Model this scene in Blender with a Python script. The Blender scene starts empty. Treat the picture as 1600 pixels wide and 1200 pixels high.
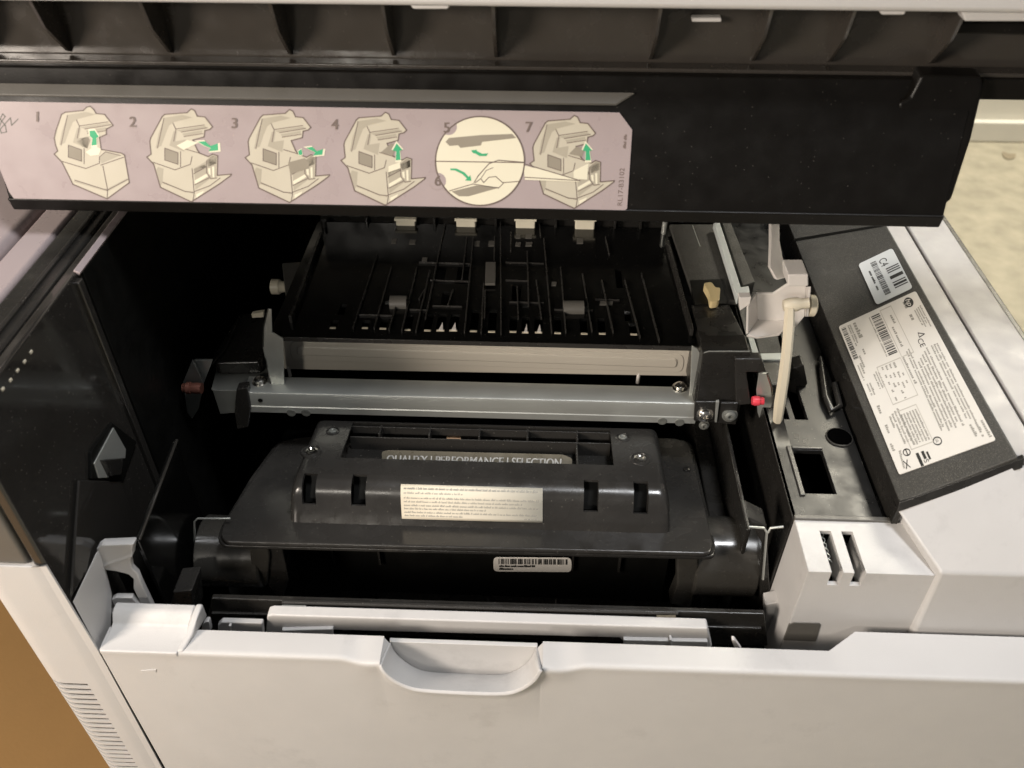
import bpy, bmesh, math, random
from mathutils import Vector, Matrix
random.seed(7)
SC = bpy.context.scene
COL = SC.collection

# ------------------------------------------------------------------ camera, world, lamps, exposure
F = 1348.0                                    # focal length in pixels of a 1600 px wide frame
PITCH = math.atan(1160 / F)
YAW = math.radians(2.19)
CAM = Vector((0, -.29, .47))
FW = Vector((-math.sin(YAW) * math.cos(PITCH), math.cos(YAW) * math.cos(PITCH), -math.sin(PITCH)))
RT = Vector((math.cos(YAW), math.sin(YAW), 0))
UP = RT.cross(FW)
cd = bpy.data.cameras.new('camera')
cam = bpy.data.objects.new('camera', cd)
COL.objects.link(cam)
cam.matrix_world = Matrix(((RT.x, UP.x, -FW.x, CAM.x), (RT.y, UP.y, -FW.y, CAM.y), (RT.z, UP.z, -FW.z, CAM.z), (0, 0, 0, 1)))
cd.sensor_width = 36
cd.lens = 36 * F / 1600
cd.clip_start = .01
cd.clip_end = 50
cd.dof.use_dof = True
cd.dof.focus_distance = .63
cd.dof.aperture_fstop = 10
SC.camera = cam

w = bpy.data.worlds.new('World')
SC.world = w
w.use_nodes = True
w.node_tree.nodes['Background'].inputs[0].default_value = (.93, .96, 1, 1)
w.node_tree.nodes['Background'].inputs[1].default_value = .10


def area(name, loc, target, size, power, col, sy=None):
    l = bpy.data.lights.new(name, 'AREA')
    l.size = size
    if sy:
        l.shape = 'RECTANGLE'
        l.size_y = sy
    l.energy = power
    l.color = col
    o = bpy.data.objects.new(name, l)
    COL.objects.link(o)
    o.location = loc
    o.rotation_euler = (Vector(target) - Vector(loc)).to_track_quat('-Z', 'Y').to_euler()
    return o


area('ceiling_lamp', (.45, -.08, 1.9), (.1, .1, 0), .35, 27, (.97, .98, 1))
area('wall_lamp', (-1.0, -.72, .62), (-.15, .0, -.05), .35, 23, (1, .88, .76))
area('room_lamp', (-.55, -1.7, 1.0), (0, .3, .05), .16, 7.5, (1, .93, .82))
area('ceiling_lamp', (1.6, 2.0, 2.2), (1.7, 2.3, -.6), .8, 135, (1, .94, .80))
SC.view_settings.view_transform = 'Standard'
SC.view_settings.look = 'None'
SC.view_settings.exposure = 0
SC.view_settings.gamma = 1


# ------------------------------------------------------------------ points from sight lines onto real planes
def ray(px, py):
    return FW + RT * ((px - 800) / F) + UP * ((600 - py) / F)


def az(px, py, z):
    d = ray(px, py)
    return CAM + d * ((z - CAM.z) / d.z)


def ay(px, py, y):
    d = ray(px, py)
    return CAM + d * ((y - CAM.y) / d.y)


def ax(px, py, x):
    d = ray(px, py)
    return CAM + d * ((x - CAM.x) / d.x)


def ap(px, py, pl, off=0.0):
    p, n = pl
    d = ray(px, py)
    return CAM + d * ((p + n * off - CAM).dot(n) / d.dot(n))


# ------------------------------------------------------------------ materials
def mat(name, col, rough=.4, metal=0, spec=.5, dust=0.0, var=.06, bump=.0, bscale=900, coat=0, rvar=.1, spk=None, scuff=0.0):
    m = bpy.data.materials.new(name)
    m.use_nodes = True
    nt = m.node_tree
    N = nt.nodes
    L = nt.links
    b = N['Principled BSDF']
    b.inputs['Metallic'].default_value = metal
    b.inputs['Specular IOR Level'].default_value = spec
    b.inputs['Coat Weight'].default_value = coat
    tc = N.new('ShaderNodeTexCoord')
    n1 = N.new('ShaderNodeTexNoise')
    n1.inputs['Scale'].default_value = 22
    n1.inputs['Detail'].default_value = 5
    L.new(tc.outputs['Object'], n1.inputs['Vector'])
    mx = N.new('ShaderNodeMix')
    mx.data_type = 'RGBA'
    mx.inputs[6].default_value = tuple(c * (1 - var) for c in col) + (1,)
    mx.inputs[7].default_value = tuple(min(1, c * (1 + var)) for c in col) + (1,)
    L.new(n1.outputs[0], mx.inputs[0])
    out = mx.outputs[2]
    if dust or spk:
        v = N.new('ShaderNodeTexVoronoi')
        v.inputs['Scale'].default_value = 420 if not spk else 1400
        L.new(tc.outputs['Object'], v.inputs['Vector'])
        lt = N.new('ShaderNodeMath')
        lt.operation = 'LESS_THAN'
        lt.inputs[1].default_value = .13 if not spk else .33
        L.new(v.outputs['Distance'], lt.inputs[0])
        g = N.new('ShaderNodeSeparateColor')
        L.new(v.outputs['Color'], g.inputs[0])
        gt = N.new('ShaderNodeMath')
        gt.operation = 'GREATER_THAN'
        gt.inputs[1].default_value = .87 if not spk else .35
        L.new(g.outputs[0], gt.inputs[0])
        mu = N.new('ShaderNodeMath')
        mu.operation = 'MULTIPLY'
        L.new(lt.outputs[0], mu.inputs[0])
        L.new(gt.outputs[0], mu.inputs[1])
        m3 = N.new('ShaderNodeMath')
        m3.operation = 'MULTIPLY'
        m3.inputs[1].default_value = dust or .8
        L.new(mu.outputs[0], m3.inputs[0])
        dm = N.new('ShaderNodeMix')
        dm.data_type = 'RGBA'
        L.new(m3.outputs[0], dm.inputs[0])
        L.new(out, dm.inputs[6])
        dm.inputs[7].default_value = (.42, .39, .34, 1) if not spk else spk
        out = dm.outputs[2]
    if scuff:
        ns = N.new('ShaderNodeTexNoise')
        ns.inputs['Scale'].default_value = 55
        ns.inputs['Detail'].default_value = 9
        ns.inputs['Roughness'].default_value = .72
        L.new(tc.outputs['Object'], ns.inputs['Vector'])
        nb = N.new('ShaderNodeTexNoise')
        nb.inputs['Scale'].default_value = 11
        L.new(tc.outputs['Object'], nb.inputs['Vector'])
        ad = N.new('ShaderNodeMath')
        ad.operation = 'MULTIPLY'
        L.new(ns.outputs[0], ad.inputs[0])
        L.new(nb.outputs[0], ad.inputs[1])
        sr = N.new('ShaderNodeMapRange')
        sr.inputs[1].default_value = .31
        sr.inputs[2].default_value = .42
        sr.inputs[4].default_value = scuff
        L.new(ad.outputs[0], sr.inputs[0])
        sm_ = N.new('ShaderNodeMix')
        sm_.data_type = 'RGBA'
        L.new(sr.outputs[0], sm_.inputs[0])
        L.new(out, sm_.inputs[6])
        lum = max(col)
        sm_.inputs[7].default_value = (.075, .07, .062, 1) if lum < .1 else tuple(c * .74 for c in col) + (1,)
        out = sm_.outputs[2]
    L.new(out, b.inputs['Base Color'])
    n2 = N.new('ShaderNodeTexNoise')
    n2.inputs['Scale'].default_value = 70
    n2.inputs['Detail'].default_value = 6
    L.new(tc.outputs['Object'], n2.inputs['Vector'])
    mr = N.new('ShaderNodeMapRange')
    mr.inputs[1].default_value = .3
    mr.inputs[2].default_value = .7
    mr.inputs[3].default_value = max(.02, rough - rvar)
    mr.inputs[4].default_value = rough + rvar
    L.new(n2.outputs[0], mr.inputs[0])
    L.new(mr.outputs[0], b.inputs['Roughness'])
    if bump:
        n3 = N.new('ShaderNodeTexNoise')
        n3.inputs['Scale'].default_value = bscale
        n3.inputs['Detail'].default_value = 3
        L.new(tc.outputs['Object'], n3.inputs['Vector'])
        bp = N.new('ShaderNodeBump')
        bp.inputs['Strength'].default_value = bump
        bp.inputs['Distance'].default_value = .0004
        L.new(n3.outputs[0], bp.inputs['Height'])
        L.new(bp.outputs[0], b.inputs['Normal'])
    return m


M = dict(
    grey=mat('light_grey_plastic', (.53, .52, .51), .5, spec=.4, var=.05, scuff=.35, bump=.25, bscale=1500, dust=.12),
    cover=mat('cover_grey_plastic', (.35, .335, .33), .5, spec=.4, scuff=.3, var=.03, bump=.12, bscale=1500, dust=.1),
    drumm=mat('worn_black_drum', (.034, .032, .028), .24, spec=.6, var=.2, dust=.2, scuff=.4),
    void=mat('open_dark', (.001, .001, .001), .9, spec=0.0),
    tray=mat('moulded_black_plastic', (.010, .0098, .0095), .34, spec=.35, var=.2, dust=.3, bump=.05),
    grey2=mat('cool_grey_plastic', (.50, .49, .48), .4, var=.03, bump=.1, bscale=1500, dust=.1),
    taupe=mat('dark_grey_plastic', (.10, .095, .085), .45, var=.05, bump=.15),
    black=mat('black_plastic', (.018, .017, .0155), .28, scuff=.4, var=.2, dust=.25, bump=.06),
    gloss=mat('glossy_black_plastic', (.026, .024, .0215), .11, spec=.7, var=.2, dust=.3, rvar=.06),
    satin=mat('satin_black_plastic', (.027, .0255, .0235), .27, scuff=.16, var=.2, dust=.35, bump=.1),
    lidm=mat('brown_black_plastic', (.006, .0053, .0046), .38, spec=.2, var=.15, dust=.1, bump=.1),
    ribm=mat('lid_underside_plastic', (.04, .035, .03), .22, spec=.7, var=.15, dust=.1, bump=.05),
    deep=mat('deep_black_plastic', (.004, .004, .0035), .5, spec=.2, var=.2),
    speck=mat('textured_black_plastic', (.046, .0445, .040), .6, var=.2, bump=.8, bscale=1300, spk=(.12, .115, .10, 1)),
    steel=mat('galvanised_steel', (.60, .615, .58), .36, .7, var=.05, rvar=.03),
    steel2=mat('dull_steel', (.20, .205, .19), .45, .5, var=.12),
    screw=mat('screw_steel', (.62, .6, .56), .22, 1.0),
    guide=mat('mirror_black_plastic', (.004, .004, .0038), .14, var=.2, dust=.2, rvar=.05),
    tan=mat('beige_painted_metal', (.47, .435, .375), .38, var=.05, dust=.1),
    cream=mat('cream_plastic', (.66, .60, .47), .4, var=.05),
    nip=mat('ivory_roller', (.82, .77, .62), .4, var=.04),
    yellow=mat('yellowed_nylon', (.62, .50, .27), .4, var=.06),
    white=mat('white_plastic', (.68, .65, .62), .38, var=.03, bump=.05),
    rail=mat('pale_rail', (.60, .64, .63), .35, var=.05),
    lab=mat('label_mauve', (.36, .30, .30), .33, var=.03),
    labw=mat('label_white', (.62, .60, .56), .4, var=.02),
    labg=mat('label_cool_white', (.58, .60, .60), .35, var=.02),
    paper=mat('label_ivory', (.66, .61, .50), .6, var=.03),
    ink=mat('ink_black', (.03, .03, .028), .5),
    inkg=mat('ink_grey', (.15, .145, .13), .5),
    inkm=mat('ink_mid_grey', (.27, .26, .235), .5),
    inkl=mat('ink_light_grey', (.42, .40, .36), .5),
    inkb=mat('ink_brown', (.15, .115, .10), .5),
    picl=mat('print_cream', (.50, .46, .37), .4, var=.02),
    picw=mat('print_white', (.70, .66, .52), .4, var=.02),
    picd=mat('print_taupe', (.27, .24, .19), .4, var=.02),
    picm=mat('print_sand', (.38, .345, .275), .4, var=.02),
    green=mat('print_green', (.045, .36, .17), .4),
    red=mat('red_plastic', (.75, .06, .09), .35),
    copper=mat('copper_coil', (.22, .09, .065), .4, .5),
    gold=mat('brand_strip', (.17, .15, .11), .3, .3),
    fleck=mat('orange_print', (.62, .40, .24), .5),
    card=mat('brown_cardboard', (.265, .150, .050), .75, var=.06, bump=.3, bscale=300),
    floor=mat('concrete_floor', (.40, .36, .27), .6, var=.4, bump=.2, bscale=60),
    wall=mat('white_wall', (.82, .78, .68), .7, var=.04),
    dirt=mat('floor_stain', (.30, .25, .17), .8, var=.2),
)

# ------------------------------------------------------------------ mesh helpers
INV = {}


def empty(name, loc, label, cat):
    o = bpy.data.objects.new(name, None)
    COL.objects.link(o)
    o.location = loc
    o.empty_display_size = .05
    o['label'] = label
    o['category'] = cat
    INV[o.name] = Matrix.Translation(loc).inverted()
    return o


def link(name, me, m, parent, bevel=0, seg=2, smooth=True, ang=35):
    o = bpy.data.objects.new(name, me)
    COL.objects.link(o)
    me.materials.append(M[m] if isinstance(m, str) else m)
    if parent is not None:
        o.parent = parent
        if parent.name in INV:
            o.matrix_parent_inverse = INV[parent.name]
    if smooth:
        me.shade_smooth()
        try:
            me.set_sharp_from_angle(angle=math.radians(ang))
        except Exception:
            pass
    if bevel:
        b = o.modifiers.new('bevel', 'BEVEL')
        b.width = bevel
        b.segments = seg
        b.limit_method = 'ANGLE'
        b.angle_limit = math.radians(30)
        b.harden_normals = True
    return o


def from_bm(name, bm, m, parent, bevel=0, seg=2, ang=35, recalc=True):
    if recalc:
        bmesh.ops.recalc_face_normals(bm, faces=bm.faces)
    me = bpy.data.meshes.new(name)
    bm.to_mesh(me)
    bm.free()
    return link(name, me, m, parent, bevel, seg, ang=ang)


def prism(name, pts, vec, m, parent, bevel=.0008, seg=2):
    """polygon extruded along vec"""
    bm = bmesh.new()
    a = [bm.verts.new(p) for p in pts]
    b = [bm.verts.new(Vector(p) + Vector(vec)) for p in pts]
    bm.faces.new(a)
    bm.faces.new(b[::-1])
    n = len(pts)
    for i in range(n):
        bm.faces.new((a[i], b[i], b[(i + 1) % n], a[(i + 1) % n]))
    return from_bm(name, bm, m, parent, bevel, seg)


def fy(name, pix, y, depth, m, parent, bevel=.0008):
    """front-facing plate traced at real depth y"""
    return prism(name, [ay(a, b, y) for a, b in pix], (0, depth, 0), m, parent, bevel)


def fz(name, pix, z, depth, m, parent, bevel=.0008):
    """level plate at height z"""
    return prism(name, [az(a, b, z) for a, b in pix], (0, 0, -depth), m, parent, bevel)


def fx(name, pix, x, depth, m, parent, bevel=.0008):
    return prism(name, [ax(a, b, x) for a, b in pix], (-depth, 0, 0), m, parent, bevel)


def fp(name, pix, pl, thick, m, parent, bevel=0, off=0.0):
    """plate lying on an oblique plane, standing off it by off, thick below"""
    return prism(name, [ap(a, b, pl, off) for a, b in pix], pl[1] * -thick, m, parent, bevel)


def box(name, x0, x1, y0, y1, z0, z1, m, parent, bevel=.001, seg=2):
    return prism(name, [(x0, y0, z0), (x1, y0, z0), (x1, y0, z1), (x0, y0, z1)], (0, y1 - y0, 0), m, parent, bevel, seg)


def tube(name, path, rad, m, parent, n=12, flat=1.0, taper=None):
    bm = bmesh.new()
    rings = []
    path = [Vector(p) for p in path]
    ref = Vector((0, 0, 1)) if abs((path[-1] - path[0]).normalized().z) < .7 else Vector((0, 1, 0))
    for i, p in enumerate(path):
        t = (path[min(i + 1, len(path) - 1)] - path[max(i - 1, 0)]).normalized()
        u = t.cross(ref)
        if u.length < .1:
            u = t.cross(Vector((1, 0, 0)))
        u.normalize()
        v = t.cross(u)
        r = rad * (taper[i] if taper else 1)
        rings.append([bm.verts.new(p + u * r * math.cos(2 * math.pi * k / n) + v * r * flat * math.sin(2 * math.pi * k / n)) for k in range(n)])
    for a, b in zip(rings, rings[1:]):
        for k in range(n):
            bm.faces.new((a[k], a[(k + 1) % n], b[(k + 1) % n], b[k]))
    bm.faces.new(rings[0])
    bm.faces.new(rings[-1][::-1])
    return from_bm(name, bm, m, parent, ang=50)


def lathe(name, c, axis, prof, m, parent, n=24):
    """prof: (distance along axis, radius)"""
    axis = Vector(axis).normalized()
    u = axis.cross(Vector((0, 0, 1)))
    if u.length < .1:
        u = axis.cross(Vector((0, 1, 0)))
    u.normalize()
    v = axis.cross(u)
    bm = bmesh.new()
    rings = []
    for d, r in prof:
        rings.append([bm.verts.new(Vector(c) + axis * d + u * r * math.cos(2 * math.pi * k / n) + v * r * math.sin(2 * math.pi * k / n)) for k in range(n)])
    for a, b in zip(rings, rings[1:]):
        for k in range(n):
            bm.faces.new((a[k], a[(k + 1) % n], b[(k + 1) % n], b[k]))
    bm.faces.new(rings[0])
    bm.faces.new(rings[-1][::-1])
    return from_bm(name, bm, m, parent, ang=40)


def screw(c, axis, r, parent, m='screw'):
    axis = Vector(axis).normalized()
    o = lathe('screw', c, axis, [(0, r * 1.35), (r * .18, r * 1.35), (r * .2, r), (r * .75, r * .92), (r * .95, r * .6), (r * .95, r * .42), (r * .45, r * .3), (r * .45, .0001)], m, parent, 18)
    return o


def grid_shell(name, us, vs, hole, f, th, m, parent, bevel=0, ang=35):
    """surface f(u,v)->(point, normal) sampled on us x vs, cells with hole(u,v) left open, given thickness th"""
    bm = bmesh.new()
    top, bot = {}, {}

    def vt(i, j):
        if (i, j) not in top:
            p, n = f(us[i], vs[j])
            top[i, j] = bm.verts.new(p)
            bot[i, j] = bm.verts.new(p - n * th)
        return top[i, j], bot[i, j]
    solid = {}
    for i in range(len(us) - 1):
        for j in range(len(vs) - 1):
            solid[i, j] = not hole((us[i] + us[i + 1]) / 2, (vs[j] + vs[j + 1]) / 2)
    for (i, j), s in solid.items():
        if not s:
            continue
        q = [vt(i, j), vt(i + 1, j), vt(i + 1, j + 1), vt(i, j + 1)]
        bm.faces.new([a[0] for a in q])
        bm.faces.new([a[1] for a in q][::-1])
        for (di, dj, e) in ((0, -1, (0, 1)), (1, 0, (1, 2)), (0, 1, (2, 3)), (-1, 0, (3, 0))):
            if not solid.get((i + di, j + dj), False):
                a, b = q[e[0]], q[e[1]]
                bm.faces.new((a[0], a[1], b[1], b[0]))
    return from_bm(name, bm, m, parent, bevel, 1, ang)


def cuts(lo, hi, extra, n=1):
    s = sorted(set([round(lo + (hi - lo) * k / n, 6) for k in range(n + 1)] + [round(e, 6) for e in extra if lo < e < hi]))
    out = [s[0]]
    for e in s[1:]:
        if e - out[-1] > 1e-5:
            out.append(e)
    return out


class Print:
    """flat print on a plane: polygons, strokes and lettering, each lot one mesh"""

    def __init__(self, mp):
        self.mp = mp              # maps (a, b, off) -> point
        self.polys = []

    def poly(self, pts, off=.0002):
        self.polys.append([self.mp(a, b, off) for a, b in pts])
        return self

    def stroke(self, pts, wd, off=.0003):
        for (x0, y0), (x1, y1) in zip(pts, pts[1:]):
            dx, dy = x1 - x0, y1 - y0
            l = math.hypot(dx, dy) or 1
            nx, ny = -dy / l * wd / 2, dx / l * wd / 2
            ex, ey = dx / l * wd * .3, dy / l * wd * .3
            self.poly([(x0 + nx - ex, y0 + ny - ey), (x1 + nx + ex, y1 + ny + ey), (x1 - nx + ex, y1 - ny + ey), (x0 - nx - ex, y0 - ny - ey)], off)
        return self

    def loop(self, pts, wd, off=.0003):
        return self.stroke(list(pts) + [pts[0]], wd, off)

    def words(self, p0, p1, h, up, off=.00025, gap=.3, lens=(1.2, 4), fill=.8):
        """illegible print: a row of word marks from p0 to p1, height h along up"""
        dx, dy = p1[0] - p0[0], p1[1] - p0[1]
        L = math.hypot(dx, dy)
        ux, uy = dx / L, dy / L
        t = 0
        while t < L:
            wl = random.uniform(*lens) * h
            e = min(L, t + wl)
            s = t
            while s < e:                           # letters inside the word
                lw = h * random.uniform(.28, .5)
                hh = h * random.choice((.66, .66, .66, .7, .95))
                if s + lw > L:
                    break
                a = (p0[0] + ux * s, p0[1] + uy * s)
                b = (a[0] + ux * lw * fill, a[1] + uy * lw * fill)
                self.poly([a, b, (b[0] + up[0] * hh, b[1] + up[1] * hh), (a[0] + up[0] * hh, a[1] + up[1] * hh)], off)
                s += lw
            t = e + h * gap * 1.6
        return self

    def bars(self, p0, p1, h, up, n, off=.00025, dens=.55):
        dx, dy = p1[0] - p0[0], p1[1] - p0[1]
        ws = [random.choice((1, 1, 2, 3)) for _ in range(n * 2)]
        tot = sum(ws)
        t = 0
        for k, wv in enumerate(ws):
            if k % 2 == 0:
                a, b = t / tot, (t + wv) / tot
                A = (p0[0] + dx * a, p0[1] + dy * a)
                B = (p0[0] + dx * b, p0[1] + dy * b)
                self.poly([A, B, (B[0] + up[0] * h, B[1] + up[1] * h), (A[0] + up[0] * h, A[1] + up[1] * h)], off)
            t += wv
        return self

    def text(self, s, o, ux, uy, off=.0003, shear=0, bold=0):
        """lettering: o = baseline start, ux = vector of one em along, uy = one em up (in print units)"""
        c = bpy.data.curves.new('lettering', 'FONT')
        c.body = s
        c.size = 1
        c.shear = shear
        c.offset = bold
        c.resolution_u = 4
        ob = bpy.data.objects.new('lettering', c)
        COL.objects.link(ob)
        dg = bpy.context.evaluated_depsgraph_get()
        me = bpy.data.meshes.new_from_object(ob.evaluated_get(dg))
        bpy.data.objects.remove(ob)
        for p in me.polygons:
            self.polys.append([self.mp(o[0] + ux[0] * me.vertices[v].co.x + uy[0] * me.vertices[v].co.y,
                                       o[1] + ux[1] * me.vertices[v].co.x + uy[1] * me.vertices[v].co.y, off) for v in p.vertices])
        bpy.data.meshes.remove(me)
        bpy.data.curves.remove(c)
        return self

    def build(self, name, m, parent, stuff=False):
        vs, fs = [], []
        for p in self.polys:
            fs.append(list(range(len(vs), len(vs) + len(p))))
            vs += p
        me = bpy.data.meshes.new(name)
        me.from_pydata(vs, [], fs)
        o = link(name, me, m, parent, smooth=False)
        if stuff:
            o['kind'] = 'stuff'
        self.polys = []
        return o


def rounded(pts, r, n=4):
    """round the corners of a 2-D polygon"""
    out = []
    k = len(pts)
    for i in range(k):
        p, a, b = Vector(pts[i]), Vector(pts[i - 1]), Vector(pts[(i + 1) % k])
        da, db = (a - p), (b - p)
        rr = min(r, da.length * .45, db.length * .45)
        s, e = p + da.normalized() * rr, p + db.normalized() * rr
        for t in range(n + 1):
            t /= n
            q = s * (1 - t) ** 2 + p * 2 * t * (1 - t) + e * t * t
            out.append((q.x, q.y))
    return out


# ------------------------------------------------------------------ the setting
def structure(o):
    o['kind'] = 'structure'
    return o


FLOOR = -.62
bm = bmesh.new()
bmesh.ops.create_grid(bm, x_segments=1, y_segments=1, size=6, matrix=Matrix.Translation((0, 3, FLOOR)))
structure(from_bm('floor', bm, 'floor', None))
wy = az(1570, 222, FLOOR).y
wl_ = box('wall', -4, 6, wy + .02, wy + .14, FLOOR, 2.6, 'wall', None, .004)
structure(wl_)
bb = box('skirting_board', -4, 6, wy - .004, wy + .019, FLOOR + .001, FLOOR + .06, 'wall', wl_, .004)
post = prism('wall_corner', [az(1592, 215, FLOOR + .001) + Vector((0, -.01, 0)), az(1592, 215, FLOOR + .001) + Vector((.5, -.01, 0)),
                             az(1592, 215, FLOOR + .001) + Vector((.5, -.01, 1.2)), az(1592, 215, FLOOR + .001) + Vector((0, -.01, 1.2))], (0, .3, 0), 'wall', wl_, .004)
st = prism('stain', [az(a, b, FLOOR + .003) for a, b in rounded([(1566, 236), (1576, 240), (1588, 240), (1586, 247), (1574, 249), (1567, 244)], 4)], (0, 0, -.002), 'dirt', bpy.data.objects['floor'], 0)

cb = empty('cardboard_box', (-.75, .2, FLOOR), 'large plain brown box standing at the lower left beside the printer', 'box')
cx1 = -.345
prism('box_body', [(-1.3, -.7, FLOOR), (cx1, -.7, FLOOR), (cx1, -.7, -.26), (-1.3, -.7, -.26)], (0, 1.9, 0), 'card', cb, .004)

# ------------------------------------------------------------------ the printer
PR = empty('laser_printer', (0, .25, FLOOR), 'open light grey laser printer with black interior and raised lid', 'printer')
WX = -.269            # inner face of the left wall
TOP = .193            # top of the left wall

# --- casing far sides, back, bottom
box('back_wall', -.30, .36, .562, .58, FLOOR, .21, 'black', PR)
box('bottom_tray', WX, .30, .02, .56, -.17, -.15, 'deep', PR)
box('lower_body', -.305, .30, .012, .555, FLOOR, -.18, 'grey', PR, .004)

# --- left wall, glossy black
lw = prism('left_inner_wall', [(WX, .002, -.16), (WX, .122, -.16), (WX, .56, -.16), (WX, .56, TOP), (WX, -.004, TOP), (WX, -.004, -.01)], (-.007, 0, 0), 'gloss', PR, .002)
prism('wall_rib', [(WX + .003, .116, -.12), (WX + .003, .122, -.12), (WX + .003, .122, TOP - .004), (WX + .003, .116, TOP - .004)], (-.004, 0, 0), 'gloss', lw, .001)
prism('wall_panel', [(WX + .0015, .126, -.12), (WX + .0015, .50, -.12), (WX + .0015, .50, TOP - .003), (WX + .0015, .126, TOP - .003)], (-.002, 0, 0), 'deep', lw, .0006)
# pale strip along the upper edge
prism('edge_strip', [(WX + .0022, .122, TOP - .001), (WX + .0022, .30, TOP - .001), (WX - .001, .30, TOP + .001), (WX - .001, .122, TOP + .001)], (-.001, 0, -.002), 'lab', lw, .0003)
for k, (a, b) in enumerate([(48, 550), (38, 565), (27, 579), (16, 594), (4, 608)]):  # cream ticks painted as glints of the vents in the wall
    p = ax(a, b, WX)
    box('vent_glint', WX - .001, WX + .0006, p.y - .0012, p.y + .0012, p.z - .0008, p.z + .0008, 'cream', lw, .0003)
# window in the wall with the pale bracket behind it
wf = fx('wall_window', [(143, 748), (143, 706), (176, 661), (214, 690), (192, 752)], WX + .0022, .003, 'deep', lw, .0005)
fx('window_plate', [(148, 724), (178, 668), (197, 702), (196, 716), (163, 718), (171, 746), (155, 747)], WX + .0032, .001, 'steel', lw, .0003)
fx('window_latch', [(163, 719), (194, 716), (190, 742), (175, 744)], WX + .0062, .004, 'black', lw, .0006)
fx('wall_ledge', [(124, 750), (190, 752), (222, 828), (216, 848), (160, 852), (112, 934)], WX + .003, .002, 'gloss', lw, .0015)

# the wall's outer top: black strip, grey strip, groove, outer grey casing
xs = [az(0, 469, TOP).x, az(0, 401, TOP).x]
box('top_strip', xs[0] + .001, WX - .0075, -.002, .56, .12, TOP + .0005, 'black', PR, .002)
box('top_strip', xs[0] + .013, xs[0] + .016, -.002, .56, TOP - .001, TOP + .0025, 'black', PR, .001)
box('left_top_panel', xs[1] + .002, xs[0], .0, .56, .10, TOP + .001, 'lab', PR, .003)
box('left_outer_casing', xs[1] - .12, xs[1] - .001, .06, .56, .15, TOP + .003, 'lab', PR, .006)
# dark grey front upper left panel
prism('left_front_panel', [(WX - .0085, -.004, .082), (WX - .0085, -.004, TOP - .004), (WX - .06, -.004, TOP - .004), (WX - .06, -.004, .082)], (0, .02, 0), 'taupe', PR, .003)

# --- left corner post with wrapped vent slots
prof = [Vector((WX - .004, -.0045))]
px0, px1 = WX - .004, -.2985
for k in range(1, 9):
    prof.append(Vector((px0 + (px1 - px0) * k / 8, -.0045)))
R = .0175
for k in range(1, 15):
    a = math.pi / 2 * k / 14
    prof.append(Vector((px1 - R * math.sin(a), -.0045 + R - R * math.cos(a))))
for k in range(1, 4):
    prof.append(Vector((px1 - R, -.0045 + R + .02 * k)))
cum = [0]
for a, b in zip(prof, prof[1:]):
    cum.append(cum[-1] + (b - a).length)


PE = [(ay(66, 874, -.0045).x, .083), (ay(159, 1027, -.0045).x, ay(159, 1027, -.0045).z), (ay(254, 1202, -.0045).x, ay(254, 1202, -.0045).z)]


def post_f(u, v):
    if u < 1e-6:
        a, b = (PE[0], PE[1]) if v > PE[1][1] else (PE[1], PE[2])
        return Vector((a[0] + (b[0] - a[0]) * (v - a[1]) / (b[1] - a[1]), -.0045, v)), Vector((0, -1, 0))
    for i in range(len(cum) - 1):
        if u <= cum[i + 1] + 1e-9:
            t = (u - cum[i]) / (cum[i + 1] - cum[i])
            p = prof[i].lerp(prof[i + 1], t)
            d0 = (prof[min(i + 1, len(prof) - 1)] - prof[max(i, 0)]).normalized()
            return Vector((p.x, p.y, v)), Vector((d0.y, -d0.x, 0)) * (1 if True else -1)
    return Vector((prof[-1].x, prof[-1].y, v)), Vector((-1, 0, 0))


ztop_post = .083
slots = []
zz = ay(138, 1066, -.0045).z
u_end = lambda k: cum[-1]
for k in range(34):
    slots.append((zz - k * .0063, .0034))
zs = []
for z0, h in slots:
    zs += [z0, z0 - h]
su0 = None
S0 = abs(ay(138, 1066, -.0045).x - px0)


def post_hole(u, v):
    if u < S0:
        return False
    for z0, h in slots:
        if z0 - h < v < z0:
            return True
    return False


usp = cuts(0, cum[-1], cum[1:-1] + [S0], 1)
vsp = cuts(-.40, ztop_post, zs + [PE[1][1]], 1)
cp = grid_shell('left_corner_post', usp, vsp, lambda u, v: post_hole(u, v) and u < cum[-3], post_f, .0012, 'grey', PR, 0)
box('vent_backing', -.311, px0, .003, .05, -.40, ztop_post - .004, 'black', cp, 0)
prism('post_cap', [(p.x + .0005, p.y + .0004, ztop_post - .0004) for p in prof] + [(px0, .055, ztop_post - .0004)], (0, 0, -.002), 'grey', cp, 0)

# --- door
DY, DB = -.0045, .012
dxl, dxr = ay(163, 1030, -.0045).x, .42
hin = [(608, 1004), (614, 1018), (630, 1034), (650, 1046), (672, 1052), (728, 1055), (782, 1056), (806, 1050), (826, 1036), (836, 1022), (840, 1012)]
hout = [(594, 1038), (598, 1049), (612, 1062), (634, 1073), (660, 1079), (725, 1083), (785, 1084), (812, 1078), (834, 1064), (845, 1048), (848, 1034)]
HIN = [ay(a, b, .0115) for a, b in hin]
nH = len(hout) - 1
HOUT = [ay(a, b, -.0060 - .0065 * math.sin(math.pi * k / nH) ** .6) for k, (a, b) in enumerate(hout)]
HOUT[0] = Vector((HOUT[0].x, DY - .0028, -.0016))
HOUT[-1] = Vector((HOUT[-1].x, DY - .0028, -.0016))
x_w0, x_w1 = az(1296, 1020, 0).x, az(1334, 985, .002).x


def smooth(a, b, x):
    t = max(0, min(1, (x - a) / (b - a)))
    return t * t * (3 - 2 * t)


def rim_back(x):
    t = max(0, min(1, (x - x_w0) / (x_w1 - x_w0)))
    return .012 + .012 * t, .0035 * t


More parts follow.
